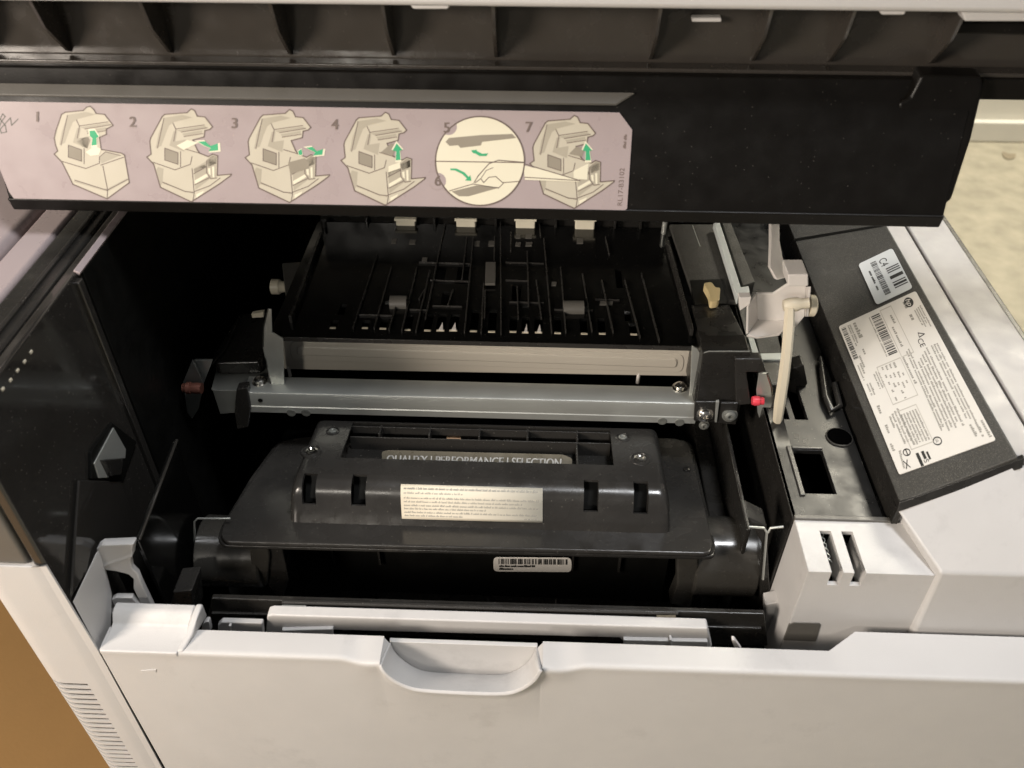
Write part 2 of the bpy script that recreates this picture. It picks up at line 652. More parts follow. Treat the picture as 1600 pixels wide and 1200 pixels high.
def col(x):
    """door section left or right of the pull, from the back of the rim over the front edge and down"""
    xe0, xe1 = HOUT[0].x, HOUT[-1].x
    k = smooth(xe0 - .026, xe0, x) if x <= xe0 else 1 - smooth(xe1, xe1 + .028, x)
    yf = DY - .0028 * k
    zf = -.0042 * k * (1 - k) * 2.0
    yb, zb_ = rim_back(x)
    r = .0016
    return [(yb, -.012), (yb, zb_), (yf + r * 2, zf + .0002), (yf + r, zf), (yf + r * .3, zf - r * .3), (yf, zf - r), (yf - .0002, zf - r - .0012), (yf, zf - r - .003), (yf + (DY - yf) * .45, zf - r - .008), (yf + (DY - yf) * .85, zf - r - .015), (DY, zf - r - .022), (DY, -.075), (DY, -.42)]


bm = bmesh.new()


def stitch(cols):
    vs_ = [[bm.verts.new(p) for p in c] for c in cols]
    for a, b in zip(vs_, vs_[1:]):
        for k in range(len(a) - 1):
            bm.faces.new((a[k], a[k + 1], b[k + 1], b[k]))


def dense(P, n=4):
    """Catmull-Rom through P"""
    out = []
    for i in range(len(P) - 1):
        p0, p1, p2, p3 = P[max(i - 1, 0)], P[i], P[i + 1], P[min(i + 2, len(P) - 1)]
        for k in range(n):
            t = k / n
            out.append(.5 * ((2 * p1) + (p2 - p0) * t + (2 * p0 - 5 * p1 + 4 * p2 - p3) * t * t + (3 * p1 - p0 - 3 * p2 + p3) * t ** 3))
    out.append(P[-1])
    return out


xa_, xb0 = HOUT[0].x, HOUT[-1].x
lx = [dxl, dxl + .001, dxl + .02, dxl + .05] + [xa_ - .028 + .028 * k / 10 for k in range(11)]
stitch([[Vector((x, a, b)) for a, b in col(x)] for x in lx])
rxs = [xb0 + .03 * k / 10 for k in range(11)] + [x_w0 - .002] + [x_w0 + (x_w1 - x_w0) * k / 4 for k in range(5)] + [x_w1 + .03, dxr]
stitch([[Vector((x, a, b)) for a, b in col(x)] for x in rxs])
mid = []
for p in dense(HOUT):
    mid.append([p, p + Vector((0, -.0002, -.0012)), p + Vector((0, 0, -.003)), Vector((p.x, p.y + (DY - p.y) * .45, p.z - .008)), Vector((p.x, p.y + (DY - p.y) * .85, p.z - .015)), Vector((p.x, DY, p.z - .022)), Vector((p.x, DY, -.075)), Vector((p.x, DY, -.42))])
stitch(mid)
bmesh.ops.remove_doubles(bm, verts=bm.verts, dist=.0004)
door = from_bm('front_door', bm, 'grey', PR, 0, ang=60)


def strip_between(name, A, B, th, m, parent, bevel=0):
    bm = bmesh.new()
    a = [bm.verts.new(p) for p in A]
    b = [bm.verts.new(p) for p in B]
    for i in range(len(A) - 1):
        bm.faces.new((a[i], a[i + 1], b[i + 1], b[i]))
    o = from_bm(name, bm, m, parent, 0)
    s = o.modifiers.new('thick', 'SOLIDIFY')
    s.thickness = th
    s.offset = 0
    if bevel:
        v = o.modifiers.new('bevel', 'BEVEL')
        v.width = bevel
        v.segments = 2
        v.limit_method = 'ANGLE'
        v.angle_limit = math.radians(40)
    return o


strip_between('pull_handle', dense(HIN), dense(HOUT), .0022, 'grey', door, .0005)
prism('rim_corner', [HOUT[0] + Vector((0, 0, .0013)), HIN[0] + Vector((0, 0, .0004)), Vector((HOUT[0].x - .0005, DB, -.0002)), Vector((HOUT[0].x - .0005, .0, -.0002))], (0, 0, -.002), 'grey', door, .0004)
prism('rim_corner', [HOUT[-1] + Vector((0, 0, .0013)), HIN[-1] + Vector((0, 0, .0004)), Vector((HOUT[-1].x + .0005, DB, -.0002)), Vector((HOUT[-1].x + .0005, .0, -.0002))], (0, 0, -.002), 'grey', door, .0004)
prism('pull_back', [p + Vector((0, .0006, 0)) for p in dense(HIN)], (0, .003, 0), 'grey', door, .0004)
fy('moulded_mark', [(220, 1048), (244, 1046), (244, 1051), (221, 1053)], DY - .0004, .002, 'grey', door, .0002)
# --- corner grip tab on the door's left end
tabx0, tabx1 = dxl, az(268, 1030, 0).x
sec = lambda x, ex: [Vector((x, DY - .0008, .0004)), Vector((x + ex * .6, .006, .0005)), Vector((x + ex, .0125, .0028)), Vector((x + ex * 1.1, .016, .008)), Vector((x + ex * 1.15, .019, .0098)), Vector((x + ex * 1.2, .024, .0098)), Vector((x + ex * 1.2, .024, -.004)), Vector((x, DY - .0008, -.004))]
bm = bmesh.new()
ringsv = []
for x, ex in ((tabx0, .002), (tabx0 + .004, .002), (tabx1 - .014, .004), (tabx1 + .002, .004)):
    ringsv.append([bm.verts.new(p) for p in sec(x, ex)])
for a, b in zip(ringsv, ringsv[1:]):
    for k in range(8):
        bm.faces.new((a[k], a[(k + 1) % 8], b[(k + 1) % 8], b[k]))
bm.faces.new(ringsv[0])
bm.faces.new(ringsv[-1][::-1])
from_bm('corner_grip', bm, 'grey', door, .0012, 3)
prism('corner_grip_wall', [Vector((tabx1 + .001, DY + .0005, .0008)), Vector((tabx1 + .0045, .006, .004)), Vector((tabx1 + .0065, .0125, .0078)), Vector((tabx1 + .007, .019, .0105)), Vector((tabx1 + .007, .0245, .0105)), Vector((tabx1 + .007, .0245, -.003)), Vector((tabx1 + .001, DY + .0005, -.003))], (.0045, 0, 0), 'grey', door, .0016, 3)
# --- inner lip of the door behind the rim
fy('inner_lip', [(417, 963), (424, 961), (1106, 982), (1113, 1012), (974, 1003), (968, 997), (520, 985), (440, 992), (415, 990)], .030, .008, 'grey', door, .0012)
fy('inner_lip_shelf', [(440, 985), (520, 983), (520, 1004), (440, 1000)], .0275, .003, 'grey2', door, .0006)
fy('inner_lip_shelf', [(974, 1000), (1106, 1003), (1106, 1016), (974, 1012)], .0275, .003, 'grey2', door, .0006)
fy('inner_lip_rib', [(1046, 1000), (1050, 1000), (1050, 1014), (1046, 1014)], .0265, .004, 'grey', door, .0004)
fy('inner_tab', [(340, 977), (346, 972), (410, 974), (412, 992), (340, 990)], .026, .004, 'grey2', door, .001)
fy('inner_tab_rib', [(357, 978), (361, 978), (360, 991), (356, 991)], .024, .003, 'grey', door, .0004)
fy('inner_clip', rounded([(313, 992), (317, 974), (326, 970), (330, 990)], 5), .026, .004, 'grey2', door, .0006)
fy('inner_clip', rounded([(1143, 1000), (1148, 1000), (1160, 1017), (1150, 1019)], 3), .022, .003, 'white', door, .0006)

# --- grey hinge bracket, left
hb = prism('hinge_bracket', [ay(113, 941, -.001), ay(151, 862, .030), ay(154, 915, .031), ay(171, 942, .028), ay(186, 966, .026), ay(195, 1000, .02), ay(165, 1032, .001), ay(150, 1010, -.001)], (.001, .004, 0), 'grey2', PR, .0008)
fy('bracket_face', [(150, 858), (158, 852), (209, 850), (204, 876), (206, 888), (215, 897), (221, 912), (247, 966), (230, 966), (208, 920), (208, 905), (200, 898), (180, 893), (154, 890)], .031, .004, 'grey2', hb, .001)
fy('bracket_arm', [(169, 940), (180, 934), (206, 934), (209, 938), (231, 962), (172, 966)], .029, .004, 'grey2', hb, .0008)
fy('bracket_bar', [(170, 958), (231, 959), (231, 963), (170, 963)], .024, .004, 'grey', hb, .0006)
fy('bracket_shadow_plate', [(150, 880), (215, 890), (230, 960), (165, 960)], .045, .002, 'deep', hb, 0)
prism('bracket_top', [ay(150, 858, .031), ay(158, 852, .033), ay(209, 850, .033), ay(206, 872, .030), ay(152, 890, .0305)], (0, .006, 0), 'grey2', hb, .001)

# --- black inner cheek beside it
ck0, ck1 = ax(217, 845, -.244), ax(276, 688, -.244)
prism('inner_cheek', [ck0, ck1, Vector((-.244, ck1.y, -.14)), Vector((-.244, ck0.y, -.14))], (-.003, 0, 0), 'guide', PR, .001)
tube('cheek_edge', [ck0 + Vector((.0003, 0, .0004)), ck0.lerp(ck1, .5) + Vector((.0003, 0, .0004)), ck1 + Vector((.0003, 0, .0004))], .0011, 'gloss', PR, 8)
fy('cheek_block', [(270, 925), (300, 922), (304, 970), (262, 970)], .045, .02, 'satin', PR, .001)
tube('wire_bend', [ay(304, 850, .09), ay(304, 815, .09), ay(309, 810, .09), ay(360, 810, .09)], .0007, 'steel', PR, 8)

# ------------------------------------------------------------------ right shoulder
PZ = .115
PO = az(1590, 714, PZ)
SY = PO.y
PI_ = ay(1405, 785, SY)
pn = Vector((PO.z - PI_.z, 0, -(PO.x - PI_.x))).normalized() * -1
PANEL = (PO, pn)
gx = az(1600, 655, PZ).x
ox = az(1600, 512, PZ).x
sh = prism('shoulder_casing', [(PO.x, SY + .002, PZ - .001), (gx - .0012, SY + .002, PZ - .001), (gx - .0012, .56, PZ - .001), (PO.x, .56, PZ - .001)], (0, 0, -.1), 'cover', PR, .0012)
box('shoulder_outer', gx + .0008, ox - .0045, SY, .56, -.1, PZ - .0008, 'cover', sh, .0014)
box('shoulder_groove', gx - .003, gx + .003, SY + .002, .56, .0, PZ - .0055, 'deep', sh, 0)
box('shoulder_edge_strip', ox - .0045, ox, SY - .01, .56, -.3, PZ - .002, 'black', sh, .001)
# textured sloping label panel
pnl = prism('label_panel', [PO, Vector((PO.x, .56, PO.z)), Vector((PI_.x, .56, PI_.z)), PI_], pn * -.006, 'speck', PR, .001)
fp('panel_seam', [(1240, 373), (1380, 350), (1381, 353), (1241, 377)], PANEL, .001, 'deep', pnl, 0, .0004)
prism('panel_front_edge', [PO + Vector((.004, -.0002, 0)), PI_ + Vector((0, -.0002, 0)), PI_ + Vector((-.0005, -.003, -.006)), PO + Vector((.004, -.003, -.006))], (0, .003, 0), 'black', pnl, .0005)
# black inner side wall falling from the panel to the tray
by0 = .031
bz = ay(1264, 893, by0).z
TZ = bz
by1 = az(1245, 812, bz).y
prism('shoulder_inner_wall', [Vector((PI_.x + .001, SY, PI_.z - .001)), Vector((PI_.x + .001, .56, PI_.z - .001)), Vector((PI_.x - .004, .56, TZ - .004)), Vector((PI_.x + .001, by1 - .001, TZ - .004))], (.004, 0, 0), 'black', PR, .0006)
# grey front of the shoulder
ridge_y = .029
rx = ay(1470, 895, ridge_y).x
ridge_z = ay(1470, 895, ridge_y).z
fA = [PI_ + Vector((0, -.001, -.006)), PO + Vector((.0, -.001, -.006)), Vector((gx, SY - .001, PZ - .005)), Vector((ox, SY - .001, PZ - .005)), Vector((ox + .03, ridge_y, ridge_z)), Vector((rx, ridge_y, ridge_z))]
bm = bmesh.new()
v = [bm.verts.new(p) for p in fA]
low = [bm.verts.new((rx + .002, ridge_y - .003, -.03)), bm.verts.new((ox + .03, ridge_y - .003, -.03)), bm.verts.new((PI_.x + .002, SY + .03, -.03)), bm.verts.new((PI_.x + .002, SY + .03, PI_.z - .01)), bm.verts.new((ox + .03, SY + .03, PI_.z - .01)), bm.verts.new((ox + .03, SY + .03, -.03))]
bm.faces.new((v[0], v[5], v[4], v[3], v[2], v[1]))
bm.faces.new((v[5], low[0], low[1], v[4]))
bm.faces.new((v[0], low[3], low[2], low[0], v[5]))
from_bm('shoulder_front', bm, 'grey', sh, .0022, 3)

# --- grey block with two slots
bx0, bx1 = ay(1264, 893, by0).x, rx + .002
sl = [(1279, 829, 1298, 902), (1313, 830, 1332, 898)]
holes = []
for a, b, c, d in sl:
    p, q = az(a, b, bz), az(c, b, bz)
    holes.append((p.x + .0005, q.x, p.y))
ph = by1 - by0


def blk(u, v):                       # v runs from the back of the top over the front edge and down
    r = .002
    if v < ph:
        return Vector((u, by1 - v, bz)), Vector((0, 0, 1))
    return Vector((u, by0, bz - (v - ph))), Vector((0, -1, 0))


hv0, hv1 = by1 - holes[0][2], ph + .0125
us = cuts(bx0, bx1, [h for q in holes for h in q[:2]], 4)
vs = cuts(0, ph + .09, [hv0, hv1, ph], 6)
gb = grid_shell('grey_block', us, vs, lambda u, v: any(h[0] < u < h[1] for h in holes) and hv0 < v < hv1, blk, .003, 'grey', PR, .0012)
prism('block_side', [(bx0 - .0002, by0 + .0004, bz - .0006), (bx0 - .0002, by1, bz - .0006), (bx0 - .0012, by1, -.05), (bx0 - .0012, by0 + .0004, -.05)], (.004, 0, 0), 'grey', gb, 0)
box('slot_floor', holes[0][0] - .004, holes[1][1] + .004, by0 + .006, by1, bz - .022, bz - .02, 'void', gb, 0)
for h in holes:
    box('slot_wall', h[1], h[1] + .0012, by0 + .003, holes[0][2], bz - .018, bz - .0035, 'grey2', gb, 0)
tube('slot_spring', [Vector((holes[0][0] + .003 + .0012 * math.cos(k * .9), by0 + .012 + k * .0006, bz - .006 + .0012 * math.sin(k * .9))) for k in range(40)], .0003, 'steel', gb, 6)
fy('block_notch', [(1233, 976), (1240, 973), (1280, 974), (1283, 977), (1275, 1003), (1224, 1001)], by0 - .0006, .002, 'taupe', gb, .0005)
fy('block_foot', [(1196, 945), (1220, 940), (1232, 985), (1221, 1020), (1196, 1020)], .055, .01, 'grey2', PR, .001)

# --- black tray right of the cartridge
rect = [(1240, 703), (1280, 703), (1310, 770), (1257, 770)]
TW = [az(a, b, TZ) for a, b in rect]
tx0, tx1, ty0, ty1 = az(1247, 806, TZ).x, PI_.x - .002, by1 + .001, .45
hx0, hx1 = (TW[0].x + TW[3].x) / 2, (TW[1].x + TW[2].x) / 2
hy0, hy1 = TW[3].y, TW[0].y
r2 = [az(1233, 560, TZ), az(1250, 655, TZ), az(1262, 655, TZ)]
hx2, hx3 = az(1225, 652, TZ).x, az(1233, 655, TZ).x
hx4, hx5 = az(1243, 655, TZ).x, az(1262, 656, TZ).x
hy2, hy3 = r2[1].y, r2[1].y + .1
tr_hole = lambda u, v: (hx0 < u < hx1 and hy0 < v < hy1) or (hy2 < v < hy3 and (hx2 < u < hx3 or hx4 < u < hx5))
tr = grid_shell('side_tray', cuts(tx0 - .004, tx1, [hx0, hx1, hx2, hx3, hx4, hx5], 1), cuts(ty0, ty1, [hy0, hy1, hy2, hy3], 1), tr_hole, lambda u, v: (Vector((u, v, TZ)), Vector((0, 0, 1))), .004, 'tray', PR, .0008)
box('tray_frame', hx0 - .004, hx0 - .0006, hy0 - .003, hy1 + .003, TZ - .001, TZ + .0012, 'satin', tr, .0006)
box('tray_frame', hx0 - .0005, hx1 + .0005, hy1 + .0006, hy1 + .003, TZ - .001, TZ + .0012, 'satin', tr, .0006)
hc = az(1311, 684, TZ)
lathe('round_hole', hc + Vector((0, 0, .0005)), (0, 0, 1), [(0, .0082), (.0008, .0082), (.0008, .0074), (.0002, .0073), (.0001, .0001)], 'void', tr)
lathe('hole_ring', hc + Vector((0, 0, .0003)), (0, 0, 1), [(0, .0093), (.0008, .009), (.0009, .0084), (0, .0083)], 'satin', tr)
box('tray_well', tx0, tx1, ty0, .3, TZ - .03, TZ - .028, 'void', tr, 0)
box('tray_front_edge', tx0 - .003, tx1 + .003, by1 - .0005, by1 + .003, TZ - .004, TZ + .0018, 'taupe', tr, .0006)
prism('tray_drop', [(tx0 - .004, ty0, TZ), (tx0 - .004, .45, TZ), (tx0 - .008, .45, -.14), (tx0 - .008, ty0, -.14)], (.003, 0, 0), 'black', tr, .0005)
tube('cable_loop', [az(1282, 560, TZ + .004), az(1290, 620, TZ + .004), az(1300, 642, TZ + .004), az(1312, 634, TZ + .004), az(1304, 600, TZ + .004)], .0022, 'satin', PR)
# dividers between cartridge bay and tray
fy('bay_post', [(1168, 808), (1198, 822), (1204, 935), (1188, 940), (1190, 850)], .07, .015, 'black', PR, .001)
tube('wire_bend', [ay(1170, 823, .068), ay(1194, 825, .068), ay(1198, 832, .068), ay(1192, 905, .068)], .0008, 'steel', PR, 8)
tube('wire_bend', [ay(1224, 823, .068), ay(1204, 825, .068), ay(1200, 832, .068)], .0008, 'steel', PR, 8)
bw = box('bay_side_wall', .141, .144, .085, .30, -.14, .025, 'black', PR, .001)
box('bay_side_housing', .127, .1405, .10, .30, -.14, -.012, 'black', PR, .002)
# ------------------------------------------------------------------ steel beam across the bay
BZ = .052
yF = az(735, 622, BZ).y
yB = az(760, 597, BZ).y
xl, xr = az(380, 610, BZ).x, az(1092, 634, BZ).x
zb = ay(735, 652, yF).z
bprof = [(yB, BZ), (yF + .0022, BZ), (yF + .0006, BZ - .0006), (yF, BZ - .0022), (yF, zb + .0062), (yF - .0006, zb + .0056), (yF - .0006, zb), (yF + .001, zb - .0006), (yF + .02, zb), (yB, zb + .01)]
beam = prism('steel_beam', [(xl, a, b) for a, b in bprof], (xr - xl, 0, 0), 'steel', PR, .0002)
for a, b in [(455, 645), (478, 645), (1035, 658), (1062, 660)]:
    p = ay(a, b, yF - .0006)
    lathe('beam_dimple', p, (0, -1, 0), [(-.0004, .0034), (.0003, .0034), (.0005, .0028), (.0001, .0014), (.0001, .0001)], 'steel2', beam, 16)
p = ay(407, 625, yF)
lathe('beam_hole', p + Vector((0, -.0004, 0)), (0, -1, 0), [(0, .0018), (.0003, .0018), (.0003, .0001)], 'deep', beam, 14)
screw(az(406, 597, BZ), (0, 0, 1), .0042, beam)
screw(az(1062, 606, BZ), (0, 0, 1), .0042, beam)
# end plates of the beam at left
el = prism('beam_end', [ay(332, 610, yF + .002), ay(372, 610, yF + .002), ay(370, 645, yF + .002), ay(344, 647, yF + .002)], (0, .002, 0), 'steel2', PR, .0004)
fz('beam_shelf', [(340, 568), (420, 568), (425, 608), (330, 608)], BZ - .0005, .002, 'steel2', PR, .0004)
fy('beam_clamp', [(369, 608), (386, 606), (392, 640), (388, 668), (370, 672), (366, 645)], yF - .002, .008, 'black', PR, .001)
# left bearing bracket
lb = fy('bearing_bracket', [(286, 597), (300, 563), (305, 572), (318, 600), (310, 640), (300, 655), (292, 645)], yF + .006, .002, 'steel2', PR, .0004)
fy('bracket_flange', [(303, 563), (332, 563), (318, 600), (308, 578)], yF + .012, .002, 'steel', lb, .0004)
p0 = ay(286, 606, yF)
lathe('copper_bush', p0, (1, 0, 0), [(0, .0034), (.002, .0036), (.003, .0046), (.006, .0046), (.0065, .0038), (.010, .0044), (.014, .004), (.014, .0001)], 'copper', lb, 18)
# black side frame, left
fz('side_frame', [(330, 560), (372, 490), (418, 487), (418, 540), (405, 565), (338, 567)], BZ + .012, .012, 'black', PR, .002)
tube('frame_edge', [az(330, 570, BZ + .013), az(350, 548, BZ + .013), az(372, 500, BZ + .014)], .001, 'gloss', PR, 8)
fy('frame_tip', [(392, 491), (412, 488), (412, 496), (394, 497)], .22, .004, 'cream', PR, .0004)
# upright steel bracket left of the heat plate
ub = fy('upright_bracket', [(411, 512), (418, 483), (424, 484), (425, 520), (442, 530), (444, 600), (424, 606), (410, 542)], yF + .010, .0015, 'steel', PR, .0003)
fy('upright_bracket', [(1081, 541), (1090, 545), (1098, 560), (1092, 628), (1077, 622), (1079, 590)], yF + .010, .0015, 'steel', PR, .0003)
prism('upright_flange', [ay(424, 606, yF + .010), ay(410, 542, yF + .010), ay(411, 512, yF + .010), ay(418, 483, yF + .010), ay(420, 520, yF + .022), ay(428, 590, yF + .022)], (.001, 0, 0), 'steel2', ub, .0002)

# ------------------------------------------------------------------ heat plate and feed guide
GZ = .094
gF = (az(420, 524, GZ) + az(1085, 543, GZ)) / 2
yG = gF.y
gA, gB = az(420, 524, GZ), az(1085, 543, GZ)
yT = yG + .027
hp = fy('heat_plate', rounded([(438, 527), (1082, 545), (1079, 588), (442, 577)], 7), yT, .002, 'tan', PR, .0006)
fy('pressed_bead', rounded([(462, 541), (1060, 561), (1058, 576), (463, 556)], 9, 6), yT - .0016, .003, 'tan', hp, .0015)
fy('pressed_rim', rounded([(452, 534), (1070, 554), (1067, 583), (454, 563)], 12, 6), yT - .0006, .002, 'tan', hp, .0006)
box('plate_gap', gA.x + .012, gB.x - .006, yT + .005, yT + .007, BZ - .002, BZ + .012, 'deep', PR, 0)
for a, b in [(452, 581), (997, 592)]:
    q = ay(a, b, yT + .001)
    tube('plate_post', [q + Vector((0, 0, .006)), q + Vector((0, 0, -.004))], .0014, 'white', hp, 10)

# feed guide: slightly falling to the back
gbk = az(775, 352, GZ - .004)
gdir = Vector((0, gbk.y - yG, -.004)).normalized()
gn = Vector((0, -gdir.z, gdir.y))
GPL = (Vector((0, yG, GZ)), gn)
glen = (gbk.y - yG)


def gloc(px, py):
    p = ap(px, py, GPL)
    return p.x, (p - GPL[0]).dot(gdir)


slotpx = [(516, 500, 527, 514), (566, 500, 577, 514), (594, 498, 606, 515), (634, 490, 645, 517), (664, 490, 676, 518), (683, 490, 697, 518), (703, 490, 717, 518),
          (735, 484, 748, 519), (763, 484, 776, 520), (796, 495, 808, 520), (815, 495, 827, 521), (835, 495, 848, 521), (865, 495, 877, 522), (906, 497, 918, 523), (934, 497, 946, 523), (983, 505, 995, 524),
          (682, 416, 696, 442), (714, 417, 732, 444), (690, 456, 702, 478), (800, 446, 814, 470), (630, 470, 638, 476), (600, 470, 608, 476), (816, 476, 826, 482), (876, 478, 882, 484), (912, 478, 918, 484), (530, 475, 540, 492), (976, 486, 986, 502), (962, 420, 972, 450)]
holesg = []
for a, b, c, d in slotpx:
    u0, v1 = gloc(a, b)
    u1, v0 = gloc(c, d)
    um = (gloc(a, d)[0] + u0) / 2
    wd_ = gloc(c, d)[0] - gloc(a, d)[0]
    holesg.append((um, um + wd_, v0, v1))
xg0, xg1 = gA.x, gB.x
fg = grid_shell('feed_guide', cuts(xg0, xg1, [h for q in holesg for h in q[:2]], 1), cuts(0, glen, [h for q in holesg for h in q[2:]], 1),
                lambda u, v: any(h[0] < u < h[1] and h[2] < v < h[3] for h in holesg),
                lambda u, v: (GPL[0] + Vector((u, 0, 0)) + gdir * v, gn), .003, 'guide', PR, 0)
box('guide_front_edge', xg0, xg1, yG - .0012, yG - .0001, GZ - .0032, GZ + .0004, 'satin', fg, .0003)


def grib(name, a, b, m='gloss', w_=.0007, h=.0016):
    p, q = ap(*a, GPL), ap(*b, GPL)
    s = (q - p).cross(gn).normalized() * w_
    return prism(name, [p - s, p + s, q + s, q - s], gn * h, m, fg, .0003)


for xr_ in [(628, 520, 652, 420), (650, 521, 672, 425), (665, 500, 690, 380), (726, 522, 740, 372), (752, 523, 756, 445), (783, 524, 782, 350), (826, 480, 824, 395), (862, 522, 850, 375), (884, 522, 876, 420), (1030, 536, 1002, 430), (952, 400, 946, 372), (655, 470, 664, 455),
            (552, 515, 590, 400), (585, 516, 612, 420), (608, 518, 622, 470), (722, 440, 730, 372), (700, 480, 708, 455), (757, 500, 758, 455), (772, 440, 773, 372), (810, 500, 808, 450), (846, 500, 838, 440), (925, 520, 910, 430), (958, 522, 940, 440), (1000, 530, 976, 440), (798, 395, 798, 365), (845, 372, 843, 352), (690, 378, 696, 352)]:
    grib('guide_rib', xr_[:2], xr_[2:], 'satin', .0005, .0022)
for a, b, c in [(640, 486, 668), (672, 440, 732), (676, 480, 722), (790, 440, 826), (796, 474, 850), (866, 486, 926), (560, 494, 612), (655, 412, 735), (790, 412, 850), (930, 470, 968)]:
    p_, q_ = ap(a, b, GPL), ap(c, b + (c - a) * .03, GPL)
    prism('guide_cross_rib', [p_, q_, q_ + Vector((0, .0008, 0)), p_ + Vector((0, .0008, 0))], gn * .0016, 'satin', fg, .0002)
for a, b, c, d in [(612, 372, 620, 380), (640, 374, 650, 381), (742, 376, 750, 384), (764, 376, 774, 384), (806, 366, 814, 372), (822, 366, 832, 372), (806, 378, 814, 384), (822, 378, 832, 384), (902, 372, 912, 380), (660, 402, 668, 408), (862, 440, 870, 446), (938, 470, 958, 476)]:
    fp('guide_pad', [(a, b), (c, b), (c - 1, d), (a - 1, d)], GPL, .001, 'taupe', fg, .0002, .0007)
for a, b in [((455, 505), (503, 372)), ((1080, 525), (1042, 385))]:
    grib('guide_side_rail', a, b, 'satin', .0012, .006)
p = ay(507, 354, gbk.y - .008)
tube('guide_pin', [p + Vector((0, 0, -.006)), p + Vector((0, 0, .006))], .0025, 'satin', fg)
p = ay(1038, 355, gbk.y - .008)
tube('guide_pin', [p + Vector((0, 0, -.006)), p + Vector((0, 0, .006))], .0022, 'steel', fg)
for a, b, c, d in [(610, 452, 636, 476), (880, 459, 912, 484)]:
    P0, P1 = ap(a, d, GPL), ap(c, d, GPL)
    cyl = tube('guide_roller', [P0 + gn * .001, P1 + gn * .001], .006, 'taupe', fg, 18)
fp('guide_flap', [(759, 409), (775, 409), (774, 443), (758, 443)], GPL, .002, 'taupe', fg, .0004, .0035)
for q in holesg[:16]:  # cream strips paint the light caught on the slots' front ends
    P_ = lambda u, v, hh: GPL[0] + Vector((u, 0, 0)) + gdir * v + gn * hh
    prism('slot_end_light', [P_(q[0] + .0006, q[2] + .0001, .0004), P_(q[1] - .0003, q[2] + .0001, .0004), P_(q[1] - .0003, q[2] + .0020, .0002), P_(q[0] + .0006, q[2] + .0020, .0002)], gn * -.001, 'cream', fg, 0)
for q in (holesg[5], holesg[6], holesg[10], holesg[11]):  # white wedges stand in for light shining through these slots
    prism('slot_light_wedge', [P_(q[0] + .002, q[2] + .0008, .0008), P_(q[1] - .001, q[2] + .0008, .0008), P_((q[0] + q[1]) / 2 + .001, q[2] + .010, .0012)], gn * -.0008, 'white', fg, 0)
# cream nip rollers at the back
for k, a in enumerate([634, 728, 821, 914]):
    p = ay(a, 353, gbk.y - .004)
    ro = box('nip_roller', p.x - .0083, p.x + .0083, p.y, p.y + .008, p.z - .0055, p.z + .006, 'nip', PR, .0012)
    box('roller_lip', p.x - .0095, p.x + .0095, p.y - .0008, p.y + .006, p.z + .0045, p.z + .0068, 'nip', ro, .0006)
box('nip_housing', xg0 - .0, xg1, gbk.y + .006, gbk.y + .03, GZ - .03, GZ + .04, 'black', PR, .002)
for a in (575, 680, 775, 868, 960, 1000):
    p = ay(a, 360, gbk.y)
    box('housing_rib', p.x - .001, p.x + .001, gbk.y - .002, gbk.y + .006, p.z - .012, p.z + .012, 'black', PR, .0004)
# cream latch at the left of the guide
lt_ = fz('side_latch', [(440, 410), (472, 408), (462, 460), (446, 462)], GZ - .006, .006, 'taupe', PR, .0015)
q = az(435, 448, GZ - .012)
lathe('latch_knob', q + Vector((-.006, 0, 0)), (1, 0, 0), [(0, .004), (.001, .0062), (.007, .0062), (.008, .005), (.012, .004), (.012, .0001)], 'cream', lt_, 18)

# ------------------------------------------------------------------ right of the guide: plates, rail, boxes
sp = fz('side_plate', [(1046, 350), (1118, 350), (1168, 470), (1086, 470)], GZ + .004, .004, 'speck', PR, .0008)
tube('plate_scratch', [az(1082, 352, GZ + .0042), az(1094, 385, GZ + .0042)], .0004, 'steel', sp, 6)
q = az(1106, 456, GZ + .006)
nl = fz('nylon_lever', rounded([(1099, 442), (1112, 440), (1118, 449), (1126, 449), (1124, 470), (1110, 472), (1108, 458)], 4), GZ + .011, .006, 'yellow', PR, .0012)
fz('lever_seat', [(1078, 438), (1128, 436), (1136, 474), (1086, 476)], GZ + .0052, .003, 'deep', PR, 0)
fz('pale_rail', [(1115, 347), (1125, 347), (1158, 448), (1170, 446), (1172, 455), (1152, 466), (1148, 452)], GZ + .012, .006, 'rail', PR, .0008)
fz('rail_backing', [(1127, 347), (1142, 347), (1180, 440), (1160, 446)], GZ + .010, .012, 'speck', PR, .001)
rb = fz('side_box', [(1080, 476), (1140, 476), (1176, 550), (1098, 550)], .098, .05, 'black', PR, .001)
fz('box_well', [(1122, 518), (1150, 518), (1164, 549), (1128, 549)], .0986, .0005, 'deep', rb, 0)
rb2 = fy('drive_box', [(1098, 552), (1172, 550), (1174, 560), (1148, 562), (1158, 632), (1152, 660), (1098, 656), (1088, 628)], yF - .001, .02, 'black', PR, .001)
tube('drive_box_edge', [ay(1100, 551, yF - .0012), ay(1108, 549, yF - .0012), ay(1172, 549, yF - .0012)], .0006, 'steel2', rb2, 8)
fy('drive_frame', [(1148, 561), (1190, 561), (1198, 582), (1166, 582), (1174, 632), (1150, 634)], yF - .004, .008, 'satin', rb2, .001)
# screw plate
scp = fy('screw_plate', [(1086, 628), (1122, 628), (1118, 660), (1084, 658)], yF - .004, .003, 'black', PR, .0008)
screw(ay(1101, 647, yF - .004), (0, -1, .2), .0046, scp)
scp2 = fy('screw_plate', [(1126, 630), (1154, 630), (1150, 664), (1121, 662)], yF - .005, .003, 'black', PR, .0008)
screw(ay(1140, 648, yF - .005), (0, -1, .2), .0042, scp2, 'steel2')
q = ay(1100, 664, yF - .003)
screw(q, (0, -1, .2), .0028, scp, 'steel2')
fy('plate_stripe', [(1119, 628), (1124, 627), (1120, 660), (1117, 660)], yF - .0065, .002, 'steel', scp, .0002)
